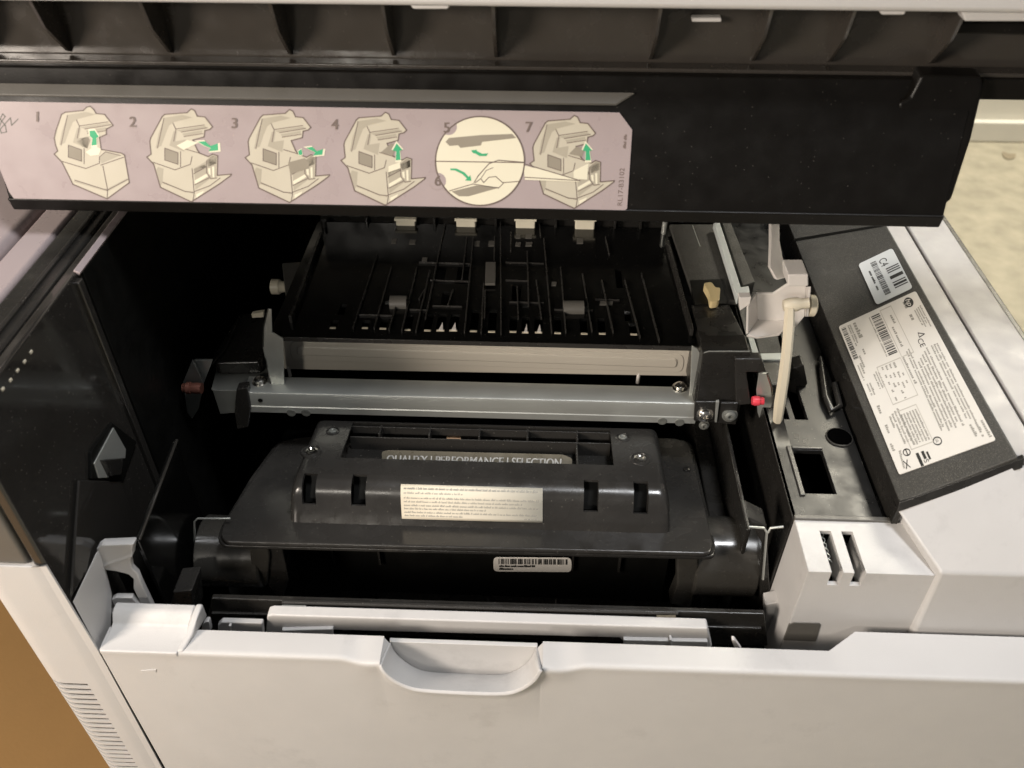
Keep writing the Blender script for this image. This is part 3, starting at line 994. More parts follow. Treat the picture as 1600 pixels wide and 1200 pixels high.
# right bearing plate and red bush
brp = fy('bearing_plate', [(1186, 584), (1200, 584), (1207, 605), (1209, 628), (1203, 660), (1210, 682), (1196, 684), (1184, 645), (1182, 610)], yF - .003, .0015, 'steel', PR, .0003)
tube('plate_edge', [ay(1199, 584, yF - .004), ay(1206, 605, yF - .004), ay(1208, 628, yF - .004), ay(1202, 660, yF - .004), ay(1196, 683, yF - .004)], .0009, 'screw', brp, 8)
fy('plate_tip', [(1203, 660), (1211, 682), (1196, 684)], yF - .0045, .001, 'rail', brp, .0002)
p = ay(1173, 626, yF - .008)
lathe('red_bush', p, (1, 0, 0), [(.001, .0030), (.003, .0036), (.006, .0034), (.0062, .0028), (.009, .0028), (.009, .0001)], 'red', PR, 18)
# pale frame behind the rod
fz('pale_frame', [(1168, 525), (1177, 524), (1186, 552), (1222, 551), (1222, 562), (1178, 562)], .075, .003, 'rail', PR, .0005)
fz('pcb_cover', [(1178, 520), (1215, 520), (1222, 552), (1186, 552)], .0735, .004, 'speck', PR, .001)
fz('under_cover', [(1180, 564), (1222, 563), (1228, 600), (1196, 602)], .0735, .006, 'satin', PR, .001)
fy('small_block', [(1238, 575), (1256, 570), (1262, 600), (1250, 618), (1232, 612)], .20, .012, 'black', PR, .001)

# ------------------------------------------------------------------ white lid arm and cream rod
YA = .176
Z5 = lambda zx, zy: (1080 + zx / 4.615, 420 + zy / 4.615)
arm = fy('lift_arm', [Z5(*q) for q in [(470, 178), (592, 178), (697, 110), (830, 110), (818, 345), (752, 425), (690, 430), (478, 368)]], YA + .016, .002, 'white', PR, .0006)
fy('arm_cap', [Z5(*q) for q in [(697, 42), (845, 40), (848, 128), (697, 130)]], YA, .018, 'white', arm, .001)
prism('arm_floor', [ay(*Z5(478, 368), YA + .016), ay(*Z5(690, 372), YA + .016), ay(*Z5(690, 415), YA + .002), ay(*Z5(640, 470), YA), ay(*Z5(480, 490), YA), ay(*Z5(405, 478), YA)], (0, .0005, -.002), 'white', arm, .0004)
prism('arm_side', [ay(*Z5(415, 270), YA + .002), ay(*Z5(470, 178), YA + .016), ay(*Z5(482, 370), YA + .016), ay(*Z5(410, 470), YA + .001)], (-.0015, 0, .0), 'white', arm, .0004)
prism('arm_side', [ay(*Z5(848, 128), YA), ay(*Z5(825, 128), YA + .014), ay(*Z5(818, 345), YA + .014), ay(*Z5(830, 345), YA)], (.0015, 0, 0), 'white', arm, .0004)
p = ay(*Z5(846, 265), YA + .006)
lathe('arm_knob', p, (1, 0, 0), [(0, .0072), (.0035, .0072), (.0045, .006), (.0045, .0001)], 'cream', arm, 22)
fy('arm_lug', [Z5(*q) for q in [(345, 208), (435, 206), (425, 255), (352, 305)]], YA + .004, .006, 'white', arm, .0006)
prism('arm_link', [ay(1204, 346, .25), ay(1219, 346, .25), ay(1219, 390, .225), ay(1235, 432, .19), ay(1213, 438, .19), ay(1203, 418, .20), ay(1204, 385, .225)], (0, .006, -.003), 'white', arm, .001)
rod = [ay(*Z5(712, 280), YA - .006), ay(*Z5(707, 400), YA - .009), ay(*Z5(690, 600), YA - .012), ay(*Z5(665, 800), YA - .014), ay(*Z5(640, 960), YA - .015), ay(*Z5(624, 1090), YA - .016), ay(*Z5(622, 1145), YA - .016)]
rd = tube('lift_rod', rod, .0036, 'cream', PR, 6, .75, [.9, 1, 1, 1.05, 1.1, .95, .25])
p = ay(*Z5(735, 250), YA)
lathe('rod_eye', p + Vector((-.009, -.003, 0)), (1, 0, .15), [(.002, .0036), (.005, .0046), (.011, .0046), (.013, .0036), (.018, .0036), (.018, .0001)], 'cream', rd, 18)

# ------------------------------------------------------------------ lid and scanner front
LB = Vector((0, .160, .225))                     # lower edge of the lid's front
lean = math.radians(13)
ld = Vector((0, math.sin(lean), math.cos(lean)))
ln = Vector((0, -math.cos(lean), math.sin(lean)))
LID = (LB, ln)
t_lab = (ap(500, 163, LID) - LB).dot(ld)
pB = ap(500, 327, LID)
LB = Vector((0, pB.y, pB.z))
xL = ap(16, 322, LID).x
xR = ap(1472, 350, LID).x
xR2 = ap(1536, 130, LID).x
pT = ap(500, 160, LID)
y2, y3 = pT.y + .005, pT.y + .010
pB2 = ay(500, 139, y2)
pC = ay(500, 110, y3)
yD = y3 + .014
pD0 = ay(500, 104, yD)
pD1 = ay(500, 8, yD)
prof_l = [(pB.y, pB.z), (pT.y, pT.z), (y2, pB2.z), (y3, pC.z), (yD, pC.z + .001), (yD + .006, pC.z + .001), (.60, pC.z + .05), (.60, pC.z - .04), (pB.y + .02, pB.z - .001), (pB.y + .003, pB.z - .006)]
lid = prism('lid', [(xL, a, b) for a, b in prof_l], (xR - xL, 0, 0), 'lidm', PR, .0012, 3)
# right-hand end of the lid front, taller and raked
prism('lid_end', [ap(a, b, LID, -.0006) for a, b in [(1471, 349), (1476, 322), (1488, 312), (1519, 216), (1538, 135), (1535, 120), (1440, 117), (1422, 152), (1404, 162), (1404, 349)]], Vector((0, .012, .001)), 'lidm', lid, .002)
# raised front lip along the bottom
prism('lid_bottom_lip', [(xL, pB.y - .0008, pB.z + .0035), (xR, pB.y - .0008, pB.z + .0035), (xR, pB.y + .001, pB.z - .005), (xL, pB.y + .001, pB.z - .005)], (0, .004, 0), 'lidm', lid, .001)
# greyish bevel strip above the label
xs1 = ap(974, 162, LID).x
prism('lid_bevel_strip', [Vector((xL, pT.y - .0004, pT.z + .0008)), Vector((xs1 - .004, pT.y - .0004, pT.z + .0008)), Vector((xs1 + .006, y2 - .001, pB2.z)), Vector((xL, y2 - .001, pB2.z))], (0, -.0002, .0012), 'taupe', lid, .0003)
for a in (136, 288, 445, 606, 750, 912):
    p = ay(a, 147 + a * .012, pT.y + .0035)
    lathe('strip_nub', p + Vector((0, 0, -.001)), (0, -.6, .8), [(0, .0026), (.0016, .0024), (.0022, .001), (.0022, .0001)], 'taupe', lid, 12)
# ribbed underside of the scanner
sc_ = box('scanner_underside', -.40, .46, yD + .0005, yD + .02, pC.z - .001, pD1.z + .05, 'ribm', PR, .001)
box('underside_ledge', -.40, .46, y3 + .004, yD, pC.z - .0005, pC.z + .0022, 'ribm', sc_, .0008)
ribx = [-20, 97, 257, 446, 610, 772, 1017, 1180, 1302, 1464]
for k, a in enumerate(ribx):
    p = ay(a, 95, yD)
    t = ay(a, 5, yD)
    x = (p.x + t.x) / 2
    prism('rib', [(x, yD + .001, pC.z + .003), (x, yD + .001, pD1.z + .01), (x, yD - .024, pD1.z + .01), (x, yD - .018, pD1.z - .008), (x, yD - .003, pC.z + .005)], (.0022, 0, 0), 'ribm', sc_, .0004)
yE = pT.y - .012
zE = ay(500, 9, yE).z
sf = box('scanner_front', -.40, .46, yE, yD + .01, zE, zE + .05, 'grey', PR, .003, 3)
for a, b, c, d in [(640, 8, 704, 15), (1372, 14, 1418, 24), (1502, 18, 1620, 34)]:
    fy('front_tab', [(a, b), (c, b), (c - 4, d), (a + 6, d)], yE + .004, .01, 'grey', sf, .001)
fy('small_white_clip', [(1081, 28), (1128, 28), (1128, 35), (1081, 35)], yD - .006, .006, 'grey', sc_, .0008)
fy('underside_step', [(1480, 34), (1640, 36), (1640, 56), (1484, 52)], yD - .008, .008, 'lidm', sc_, .001)
# side wing of the scanner beyond the lid at right
box('scanner_wing', xR2 + .004, .46, yD - .012, yD + .02, pC.z - .012, pC.z, 'lidm', sc_, .001)

# ------------------------------------------------------------------ instruction label on the lid
lab_pts = [(-20, 158), (968, 176), (988, 203), (980, 326), (972, 332), (22, 311), (14, 300), (-12, 236)]
il = fp('instruction_label', lab_pts, LID, .0008, 'lab', PR, .0002, .0009)
lm = lambda a, b, off: ap(a, b, LID, .0009 + off * .22)
Z1 = lambda zx, zy: (zx / 2.963, zy / 2.963)


def pic(ox_, oy_, variant):
    """one drawing of the opened printer; ox_, oy_ = its upper left corner on the label"""
    T = lambda L: [(ox_ + a / 7.5, oy_ + b / 7.5) for a, b in L]
    closed = [(110, 420), (130, 330), (195, 140), (240, 115), (450, 95), (490, 55), (530, 45), (575, 85), (600, 130), (700, 140), (800, 270), (745, 300), (720, 310), (720, 375), (640, 410), (655, 520), (660, 550), (900, 595), (935, 620), (990, 940), (730, 1130), (330, 960), (200, 700), (110, 605), (150, 570), (125, 500)]
    opened = [(55, 420), (65, 380), (200, 130), (230, 105), (490, 85), (540, 40), (580, 60), (610, 125), (700, 135), (790, 250), (760, 280), (700, 295), (690, 370), (560, 405), (610, 520), (640, 560), (740, 600), (790, 570), (850, 590), (845, 820), (1010, 805), (1005, 820), (870, 920), (540, 1130), (180, 960), (100, 690), (20, 605), (70, 570), (60, 480)]
    dx = 0 if variant == 0 else -45
    S = lambda L: T([(a + dx, b) for a, b in L])
    out = opened if variant else closed
    p = Print(lm)
    p.poly(T(out), .0002)
    p.build('pictogram', 'picl', il)
    jobs = {'picm': [S([(270, 145), (480, 112), (600, 140), (380, 196), (325, 236), (285, 330), (235, 475), (170, 500), (200, 340)]), S([(410, 290), (745, 240), (770, 262), (470, 312)]), S([(480, 330), (715, 290), (715, 320), (500, 360)]), S([(330, 470), (380, 300), (420, 300), (400, 420), (520, 400), (500, 540)])],
            'picd': [S([(275, 500), (430, 555), (430, 690), (275, 640)])]}
    if variant == 0:
        jobs['picm'] += [T([(640, 640), (710, 580), (880, 622), (665, 715)]), T([(350, 905), (640, 1010), (735, 1010), (960, 890), (965, 915), (735, 1045), (340, 930)])]
        jobs['picd'] += [T([(380, 430), (500, 405), (535, 440), (500, 540), (440, 520), (370, 460)])]
    else:
        jobs['picm'] += [T([(575, 740), (720, 650), (830, 600), (835, 850), (760, 860), (590, 990)]), T([(205, 890), (470, 1000), (565, 1010), (565, 1035), (205, 915)]), T([(150, 720), (215, 740), (205, 900), (180, 940), (130, 760)])]
        jobs['picd'] += [T([(720, 640), (790, 585), (840, 600), (835, 680), (740, 720)]), T([(570, 745), (700, 690), (720, 720), (580, 800)])]
    for m_, L in jobs.items():
        for q in L:
            p.poly(q, .0004)
            p.build('pictogram_tone', m_, il)
    if variant:
        for q in (T([(580, 880), (720, 800), (740, 830), (590, 920)]), T([(735, 740), (765, 735), (768, 820), (745, 800)]), T([(785, 720), (810, 715), (812, 845), (790, 840)]), T([(600, 1040), (690, 1000), (680, 1030), (600, 1085)])):
            p.poly(q, .0006)
            p.build('pictogram_tone', 'picw', il)
    p.loop(T(out), 1.8, .0007)
    L = [S([(410, 275), (740, 228)]), S([(470, 312), (775, 262)]), S([(370, 205), (405, 280), (380, 420)]), S([(500, 365), (720, 330)]), S([(275, 500), (430, 555), (430, 690), (275, 640), (275, 500)]), S([(460, 540), (460, 720)]), S([(265, 150), (190, 500)])]
    if variant == 0:
        L += [T([(200, 690), (480, 775), (640, 712), (640, 640)]), T([(680, 745), (735, 1025), (730, 1120)]), T([(655, 735), (930, 640)]), T([(350, 910), (730, 1030), (975, 900)]), T([(640, 640), (710, 580), (890, 622)])]
    else:
        L += [T([(90, 665), (350, 755), (530, 690), (550, 600)]), T([(550, 740), (575, 1030), (560, 1120)]), T([(205, 900), (470, 1010), (570, 1020)]), T([(575, 1010), (760, 940), (880, 850)]), T([(720, 650), (720, 790), (770, 860), (840, 850)]), T([(570, 800), (720, 720)]), T([(580, 930), (750, 850)]), T([(470, 510), (640, 560)])]
    for q in L:
        p.stroke(q, 1.15, .0007)
    p.build('pictogram_outline', 'inkb', il)


for a, b, v_ in [(70, 160, 0), (226.7, 164.7, 1), (380.3, 165.7, 1), (530, 170, 1), (825.2, 174.9, 1)]:
    pic(a, b, v_)
# green arrows
AR = {0: [(413, 604), (440, 604), (456, 628), (450, 640), (448, 672), (424, 674), (428, 640), (414, 628), (424, 620)]}
ar = [
    [(414, 606), (438, 604), (456, 632), (446, 640), (448, 670), (424, 674), (428, 640), (416, 630)],
    [(916, 656), (950, 654), (974, 676), (1008, 664), (1010, 696), (966, 700), (976, 686), (946, 674)],
    [(1380, 700), (1396, 690), (1400, 716), (1384, 718)],
    [(1416, 684), (1446, 680), (1466, 700), (1496, 690), (1492, 716), (1450, 720), (1460, 706), (1440, 696)],
]
for q in ar:
    h = Print(lm)
    T = [Z1(*p) for p in q]
    c = (sum(p[0] for p in T) / len(T), sum(p[1] for p in T) / len(T))
    h.poly([(c[0] + (p[0] - c[0]) * 1.28, c[1] + (p[1] - c[1]) * 1.28) for p in T], .0010)
    h.build('arrow_halo', 'picw', il)
    h.poly(T, .0013)
    h.build('green_arrow', 'green', il)
Z2 = lambda zx, zy: (530 + zx / 2.963, zy / 2.963)
for q in ([(266, 664), (292, 694), (280, 698), (284, 740), (262, 742), (264, 700), (248, 696)], [(1142, 664), (1170, 696), (1158, 698), (1164, 742), (1140, 742), (1142, 700), (1128, 696)]):
    h = Print(lm)
    T = [Z2(*p) for p in q]
    c = (sum(p[0] for p in T) / len(T), sum(p[1] for p in T) / len(T))
    h.poly([(c[0] + (p[0] - c[0]) * 1.28, c[1] + (p[1] - c[1]) * 1.28) for p in T], .0010)
    h.build('arrow_halo', 'picw', il)
    h.poly(T, .0013)
    h.build('green_arrow', 'green', il)
# white page shapes and dark cartridges in the drawings
h = Print(lm)
h.poly([Z1(*q) for q in [(396, 704), (440, 676), (468, 690), (458, 716), (420, 722)]], .0009)
h.poly([Z1(*q) for q in [(818, 674), (868, 648), (920, 660), (850, 694)]], .0009)
h.poly([Z2(*q) for q in [(228, 770), (282, 750), (284, 778), (228, 798)]], .0009)
h.poly([Z2(*q) for q in [(1084, 792), (1154, 756), (1148, 832), (1086, 828)]], .0009)
PAGES = h.polys
for q in PAGES:
    h.polys = [q]
    h.build('page_shape', 'picw', il)
h.poly([Z1(*q) for q in [(1334, 752), (1410, 732), (1434, 752), (1428, 780), (1344, 806)]], .0009)
h.poly([Z2(*q) for q in [(192, 706), (240, 664), (262, 668), (250, 720)]], .0009)
h.poly([Z2(*q) for q in [(1064, 712), (1096, 680), (1136, 684), (1126, 726)]], .0009)
PAGES = h.polys
for q in PAGES:
    h.polys = [q]
    h.build('cartridge_shape', 'picd', il)
# round inset with steps 5 and 6
cc = (750, 251.5)
rad = 69.5
h.poly([(cc[0] + rad * math.cos(2 * math.pi * k / 64), cc[1] + rad * math.sin(2 * math.pi * k / 64)) for k in range(64)], .0009)
h.poly([(818, 258), (905, 280), (905, 284), (820, 281)], .0009)
h.build('inset_disc', 'picw', il)
h.loop([(cc[0] + rad * math.cos(2 * math.pi * k / 64), cc[1] + rad * math.sin(2 * math.pi * k / 64)) for k in range(64)], 2.2, .0012)
h.stroke([(681, 252), (819, 254)], 1.6, .0012)
Z6 = lambda zx, zy: (660 + zx / 4.706, 160 + zy / 4.706)
h.stroke([Z6(760, 455), Z6(1160, 575)], 1.3, .0012)
h.stroke([Z6(750, 550), Z6(1160, 575)], 1.3, .0012)
h.stroke([Z6(*q) for q in [(380, 590), (410, 540), (490, 450), (560, 425), (740, 440)]], 1.5, .0012)
h.stroke([Z6(*q) for q in [(390, 590), (430, 560), (450, 590), (490, 550), (540, 545), (590, 590), (720, 580)]], 1.3, .0012)
h.stroke([Z6(*q) for q in [(200, 650), (370, 600), (560, 630), (600, 590)]], 1.3, .0012)
h.stroke([Z6(*q) for q in [(430, 560), (470, 500), (520, 480)]], 1.0, .0012)
h.build('inset_outline', 'inkb', il)
h.poly([Z6(*q) for q in [(170, 290), (195, 262), (430, 240), (660, 232), (690, 262), (440, 290), (430, 316), (280, 334), (262, 314), (200, 320)]], .0012)
h.poly([Z6(*q) for q in [(215, 655), (400, 610), (570, 625), (340, 690), (270, 690)]], .0012)
PAGES = h.polys
for q in PAGES:
    h.polys = [q]
    h.build('inset_cartridge', 'picd', il)
for q in ([(358, 352), (400, 348), (400, 358), (440, 378), (484, 374), (470, 394), (420, 394), (390, 376), (372, 372)], [(205, 486), (250, 486), (310, 516), (340, 548), (352, 536), (360, 576), (312, 574), (328, 560), (296, 528), (240, 500), (208, 498)]):
    h.poly([Z6(*p) for p in q], .0015)
    h.build('green_arrow', 'green', il)
# step numbers
for a, b in ((701, 198), (684, 283)):
    h.poly([(a + 13 * math.cos(2 * math.pi * k / 24), b + 13 * math.sin(2 * math.pi * k / 24)) for k in range(24)], .0010)
    h.build('number_ground', 'lab', il)
for s, (a, b) in zip('1234567', [(52, 190), (201, 198), (360, 200), (517, 202), (692, 207), (678, 290), (820, 206)]):
    h = Print(lm)
    h.text(s, (a, b), (23, .5), (0, -23), .0015)
    h.text(s, (a + 1.3, b), (23, .5), (0, -23), .0016)
    h.build('step_number', 'inkb', il)
h = Print(lm)
h.text('RL17-B3102', (972, 322), (.8, -12), (-11, 0), .0004)
h.words((978, 232), (980, 208), 5, (-1, 0))
h.build('part_number', 'inkb', il)
# scrawled pen mark at the left end
h.stroke([(-4, 205), (2, 190), (8, 182), (4, 178), (0, 186), (8, 196), (10, 206), (2, 208), (0, 202), (16, 184), (18, 196), (24, 190), (28, 186)], 1.6, .0005)
h.build('pen_mark', 'inkg', il)

# ------------------------------------------------------------------ labels on the sloping panel
ZL = lambda zx, zy: (1280 + zx / 3, 360 + zy / 3)
rl_ = fp('rating_label', rounded([ZL(*q) for q in [(90, 450), (452, 283), (828, 982), (374, 1145)]], 4), PANEL, .0006, 'labw', PR, .0001, .0008)
rm = lambda a, b, off: ap(*ZL(a, b), PANEL, .0008 + off * .3)


def mixp(p, q, t):
    return (p[0] + (q[0] - p[0]) * t, p[1] + (q[1] - p[1]) * t)


A_, B_, C_, D_ = (90, 450), (452, 283), (828, 982), (374, 1145)        # inner back, outer back, outer front, inner front


def st(s, t):
    """label coordinates: s along towards the viewer, t across outward"""
    return mixp(mixp(A_, D_, s), mixp(B_, C_, s), t)


lmap = lambda s, t, off: rm(*st(s, t), off)
h = Print(lmap)
up = (0, 1)
h.bars((.02, .02), (.235, .02), .055, up, 26)
h.bars((.03, .395), (.30, .395), .105, up, 28)
h.build('barcode', 'ink', rl_)
for s0, s1, t, hh in [(.02, .13, .17, .05), (.02, .15, .125, .022), (.02, .16, .10, .022), (.19, .24, .15, .03), (.22, .32, .085, .03), (.03, .30, .365, .018), (.265, .34, .06, .03), (.27, .38, .03, .022),
                      (.4, .49, .075, .024), (.4, .49, .045, .024), (.36, .47, .155, .02), (.35, .47, .185, .02), (.36, .46, .21, .02)]:
    h.words((s0, t), (s1, t), hh, up, lens=(1.5, 4))
for k in range(4):
    h.words((.34, .40 - k * .045), (.52 + .06 * (k % 2), .40 - k * .045), .026, up, lens=(.5, 1.5), gap=.8)
h.words((.42, .445), (.50, .445), .026, up, gap=.9, lens=(.5, 1))
h.words((.335, .52), (.52, .52), .03, up)
h.words((.14, .56), (.28, .56), .03, up)
h.words((.07, .60), (.13, .60), .03, up)
h.words((.03, .80), (.19, .80), .05, up, lens=(.6, 1.0), gap=.6)
for k in range(4):
    h.words((.09 + k * .004, .955 - k * .026), (.235 - .03 * (k % 2), .955 - k * .026), .02, up)
for k in range(3):
    h.words((.335, .945 - k * .033 - .02), (.86 - .02 * k, .90 - k * .033), .024, up)
for k in range(5):
    h.words((.335 + .015 * k, .80 - k * .037), (.86 - .02 * (k % 2), .77 - k * .037), .026, up)
h.words((.30, .615), (.82, .585), .024, up)
h.words((.31, .585), (.84, .555), .024, up)
for k in range(3):
    h.words((.86, .955 - k * .06), (.99 - .02 * k, .955 - k * .06), .032, up)
for k in range(6):
    h.words((.655, .405 - k * .032), (.865, .405 - k * .032), .024, up, lens=(1.5, 3.5), gap=.2)
for k in range(4):
    h.words((.61 + .01 * k, .235 - k * .035), (.84 - .1 * (k == 3), .235 - k * .035), .024, up)
h.words((.68, .055), (.74, .055), .03, up)
h.words((.80, .03), (.86, .03), .03, up)
h.words((.86, .085), (.985, .06), .028, up)
h.words((.55, .055), (.61, .055), .034, up)
h.build('small_print', 'inkm', rl_, True)
for bx_ in ([(.02, .52), (.33, .52), (.33, .66), (.02, .66)], [(.33, .22), (.58, .22), (.58, .50), (.33, .50)], [(.63, .21), (.88, .21), (.88, .44), (.63, .44)]):
    h.loop(bx_, .006, .0003)
h.build('print_frame', 'inkl', rl_)
# round emblem: dark disc with pale slanted letters
cs, ct = .045, .865
asp = .62
dsk = [(cs + .030 * math.cos(2 * math.pi * k / 32), ct + .054 * math.sin(2 * math.pi * k / 32)) for k in range(32)]
h.poly(dsk, .0004)
h.build('round_emblem', 'ink', rl_)
h.text('hp', (cs - .024, ct - .025), (.046, 0), (0, .085), .0006, shear=.2)
h.build('emblem_letters', 'labw', rl_)
h.text('CE', (.268, .755), (.046, 0), (0, .085), .0004)
for k, (s, t, r) in enumerate([(.885, .48, .04), (.885, .155, .034)]):
    h.loop([(s + r * .6 * math.cos(2 * math.pi * j / 20), t + r * math.sin(2 * math.pi * j / 20)) for j in range(20)], .008, .0003)
h.text('UL', (.871, .465), (.02, 0), (0, .04), .0004)
h.stroke([(.868, .155), (.902, .155)], .01, .0003)
h.stroke([(.235, .80), (.255, .86), (.262, .79), (.235, .80)], .006, .0003)
h.stroke([(.92, .245), (.99, .245)], .03, .0003)
h.stroke([(.92, .30), (.955, .30)], .028, .0003)
h.stroke([(.93, .34), (.97, .34)], .02, .0003)
h.text('S', (.965, .275), (.05, 0), (0, .07), .0004)
h.stroke([(.93, .13), (.98, .09)], .008, .0003)
h.stroke([(.93, .09), (.98, .13)], .008, .0003)
h.build('approval_marks', 'ink', rl_)

c4 = fp('shelf_sticker', rounded([ZL(*q) for q in [(182, 158), (342, 82), (438, 268), (268, 348)]], 5), PANEL, .0006, 'labg', PR, .0001, .0009)
A4, B4, C4, D4 = (182, 158), (342, 82), (438, 268), (268, 348)
s4 = lambda s, t, off: ap(*ZL(*mixp(mixp(A4, D4, s), mixp(B4, C4, s), t)), PANEL, .0009 + off * .3)
h = Print(s4)
h.text('C4', (.11, .53), (.155, 0), (0, .30), .0003)
h.bars((.36, .60), (.90, .60), .36, up, 7)
h.bars((.10, .30), (.90, .30), .16, up, 34)
h.words((.25, .17), (.60, .17), .07, up, lens=(1.2, 2.5))
h.words((.62, .17), (.75, .17), .07, up, lens=(1.0, 1.5))
h.build('sticker_print', 'ink', c4)

# ------------------------------------------------------------------ toner cartridge (lifts out: its own thing)
LZ = .012
lf = az(735, 850, LZ)
tilt = math.radians(10)
cdir = Vector((0, math.cos(tilt), -math.sin(tilt)))
cn = Vector((0, math.sin(tilt), math.cos(tilt)))
CPL = (Vector((0, lf.y, LZ)), cn)
TC = empty('toner_cartridge', (-.05, lf.y + .05, -.15), 'black toner cartridge with ivory label seated in the open printer', 'toner cartridge')
lip_px = rounded([(344, 836), (350, 815), (398, 742), (436, 690), (470, 682), (1050, 684), (1078, 692), (1114, 846), (1112, 862), (1100, 864), (354, 846)], 10, 5)
lip = fp('lid_plate', lip_px, CPL, .0035, 'satin', TC, .0012)
lip2 = fp('lid_plate_edge', [(775 + (a - 735) * 1.012 - 40, b + (6 if b > 800 else 0)) for a, b in lip_px], CPL, .003, 'black', TC, .001, -.0040)


def cl(px, py, h=0.0):
    p = ap(px, py, CPL, h)
    return p.x, (p - CPL[0]).dot(cdir)


def cP(x, d, h):
    return CPL[0] + Vector((x, 0, 0)) + cdir * d + cn * h


# hump profile (distance back, height), from the front foot over the shoulder to the back edge
hx_l, d0 = cl(452, 816)
hx_r, _ = cl(1048, 834)
HH = .030
dE = cl(735, 663, .0318)[1] - d0
hp_ = [(d0, .0), (d0 + .0008, .004), (d0 + .003, .016), (d0 + .0045, .0225), (d0 + .007, .0265), (d0 + .011, .0292), (d0 + .016, .0305), (d0 + .022, .0312), (d0 + .027, .0315), (d0 + .040, .0318), (d0 + dE, .0318)]
hc_ = [0]
for a, b in zip(hp_, hp_[1:]):
    hc_.append(hc_[-1] + math.hypot(b[0] - a[0], b[1] - a[1]))


def hump_at(v):
    for i in range(len(hc_) - 1):
        if v <= hc_[i + 1] + 1e-9:
            t = (v - hc_[i]) / (hc_[i + 1] - hc_[i])
            a, b = hp_[i], hp_[i + 1]
            d = (b[0] - a[0], b[1] - a[1])
            l = math.hypot(*d)
            return a[0] + d[0] * t, a[1] + d[1] * t, (-d[1] / l, d[0] / l)
    a, b = hp_[-2], hp_[-1]
    return b[0], b[1], (0, 1)


ER = .0125


def hump_f(u, v):
    d, hgt, nn = hump_at(v)
    e = min(u - hx_l, hx_r - u)
    k = 1.0
    side = 0
    if e < ER:
        q = max(0, 1 - e / ER)
        k = max(0, 1 - q ** 4.5) ** .5
        side = q
    sgn = -1 if u - hx_l < hx_r - u else 1
    n = (cdir * nn[0] + cn * nn[1]) * (1 - .8 * side) + Vector((sgn, 0, 0)) * side * 1.0
    d2 = d + (1 - k) * .004 * (1 - (d - d0) / dE)
    return cP(u, d2, hgt * k), n.normalized()


def vrange(px, top, bot):
    """profile parameters met by the sight lines through two picture rows"""
    best = []
    for py in (bot, top):
        m_, bv = 1e9, 0
        for i in range(200):
            v = hc_[-1] * i / 199
            d, hgt, _ = hump_at(v)
            p = cP(cl(px, py, hgt)[0], d, hgt)
            dd = p - CAM
            yy = 600 - F * dd.dot(UP) / dd.dot(FW)
            if abs(yy - py) < m_:
                m_, bv = abs(yy - py), v
        best.append(bv)
    return best


hs = []
for a, b, c, d in [(472, 740, 494, 788), (549, 741, 572, 790), (912, 750, 935, 800), (990, 752, 1013, 803)]:
    v0, v1 = vrange((a + c) / 2, b, d)
    hs.append((cl(a, (b + d) / 2, .024)[0], cl(c, (b + d) / 2, .024)[0], v0, v1))
pv, _ = vrange(740, 721, 721)
px_l, px_r = cl(541, 690, .031)[0], cl(956, 700, .031)[0]
pocket = (px_l, px_r, pv, hc_[-1] - .0015)
endus = [hx_l + ER * (1 - math.cos(math.pi / 2 * k / 10)) for k in range(11)] + [hx_r - ER * (1 - math.cos(math.pi / 2 * k / 10)) for k in range(11)]
uu = cuts(hx_l, hx_r, endus + [q for t in hs for q in t[:2]] + [px_l, px_r], 24)
fine = []
for i in range(len(hc_) - 1):
    fine += [hc_[i] + (hc_[i + 1] - hc_[i]) * k / 2 for k in range(2)]
vv = cuts(0, hc_[-1], fine + [q for t in hs for q in t[2:]] + [pocket[2], pocket[3]], 1)
hump = grid_shell('handle_bar', uu, vv, lambda u, v: any(t[0] < u < t[1] and t[2] < v < t[3] for t in hs) or (pocket[0] < u < pocket[1] and pocket[2] < v < pocket[3]),
                  hump_f, .002, 'satin', TC, .0003, 50)
for t in hs:
    m0, m1 = hump_at(t[2]), hump_at(t[3])
    prism('slot_back', [cP(t[0] - .001, m0[0] + .010, m0[1] - .006), cP(t[1] + .001, m0[0] + .010, m0[1] - .006), cP(t[1] + .001, m1[0] + .008, m1[1] - .004), cP(t[0] - .001, m1[0] + .008, m1[1] - .004)], cdir * .001, 'deep', hump, 0)
    prism('slot_cheek', [cP(t[1], m0[0] + .001, m0[1]), cP(t[1], m1[0], m1[1] - .001), cP(t[1], m1[0] + .009, m1[1] - .006), cP(t[1], m0[0] + .011, m0[1] - .006)], (.001, 0, 0), 'satin', hump, 0)
# pocket behind the bar
dp0 = hump_at(pv)[0]
dp1 = hump_at(pocket[3])[0]
prism('pocket_floor', [cP(px_l - .002, dp0 - .004, .012), cP(px_r + .002, dp0 - .004, .012), cP(px_r + .002, dp1, .018), cP(px_l - .002, dp1, .018)], cn * -.001, 'black', hump, 0)
prism('pocket_back', [cP(px_l - .002, dp1, .005), cP(px_r + .002, dp1, .005), cP(px_r + .002, dp1, .0312), cP(px_l - .002, dp1, .0312)], cdir * .0015, 'black', hump, .0003)
box_pts = lambda x0, x1, da, db, ha, hb: [cP(x0, da, ha), cP(x1, da, ha), cP(x1, da, hb), cP(x0, da, hb)]
dm_ = dp1 - .013
prism('pocket_rib', box_pts(px_l, px_r, dm_, 0, .012, .0275), cdir * .0012, 'satin', hump, .0003)
prism('pocket_rib', box_pts(px_l, px_r, dp1 - .003, 0, .024, .0302), cdir * .0012, 'satin', hump, .0003)
for a in (590, 669, 748, 824, 902):
    x = cl(a, 690, .028)[0]
    prism('pocket_divider', box_pts(x - .0007, x + .0007, dm_ + .0012, 0, .010, .030), cdir * (dp1 - dm_ - .001), 'satin', hump, .0003)
x9 = cl(902, 710, .028)[0]
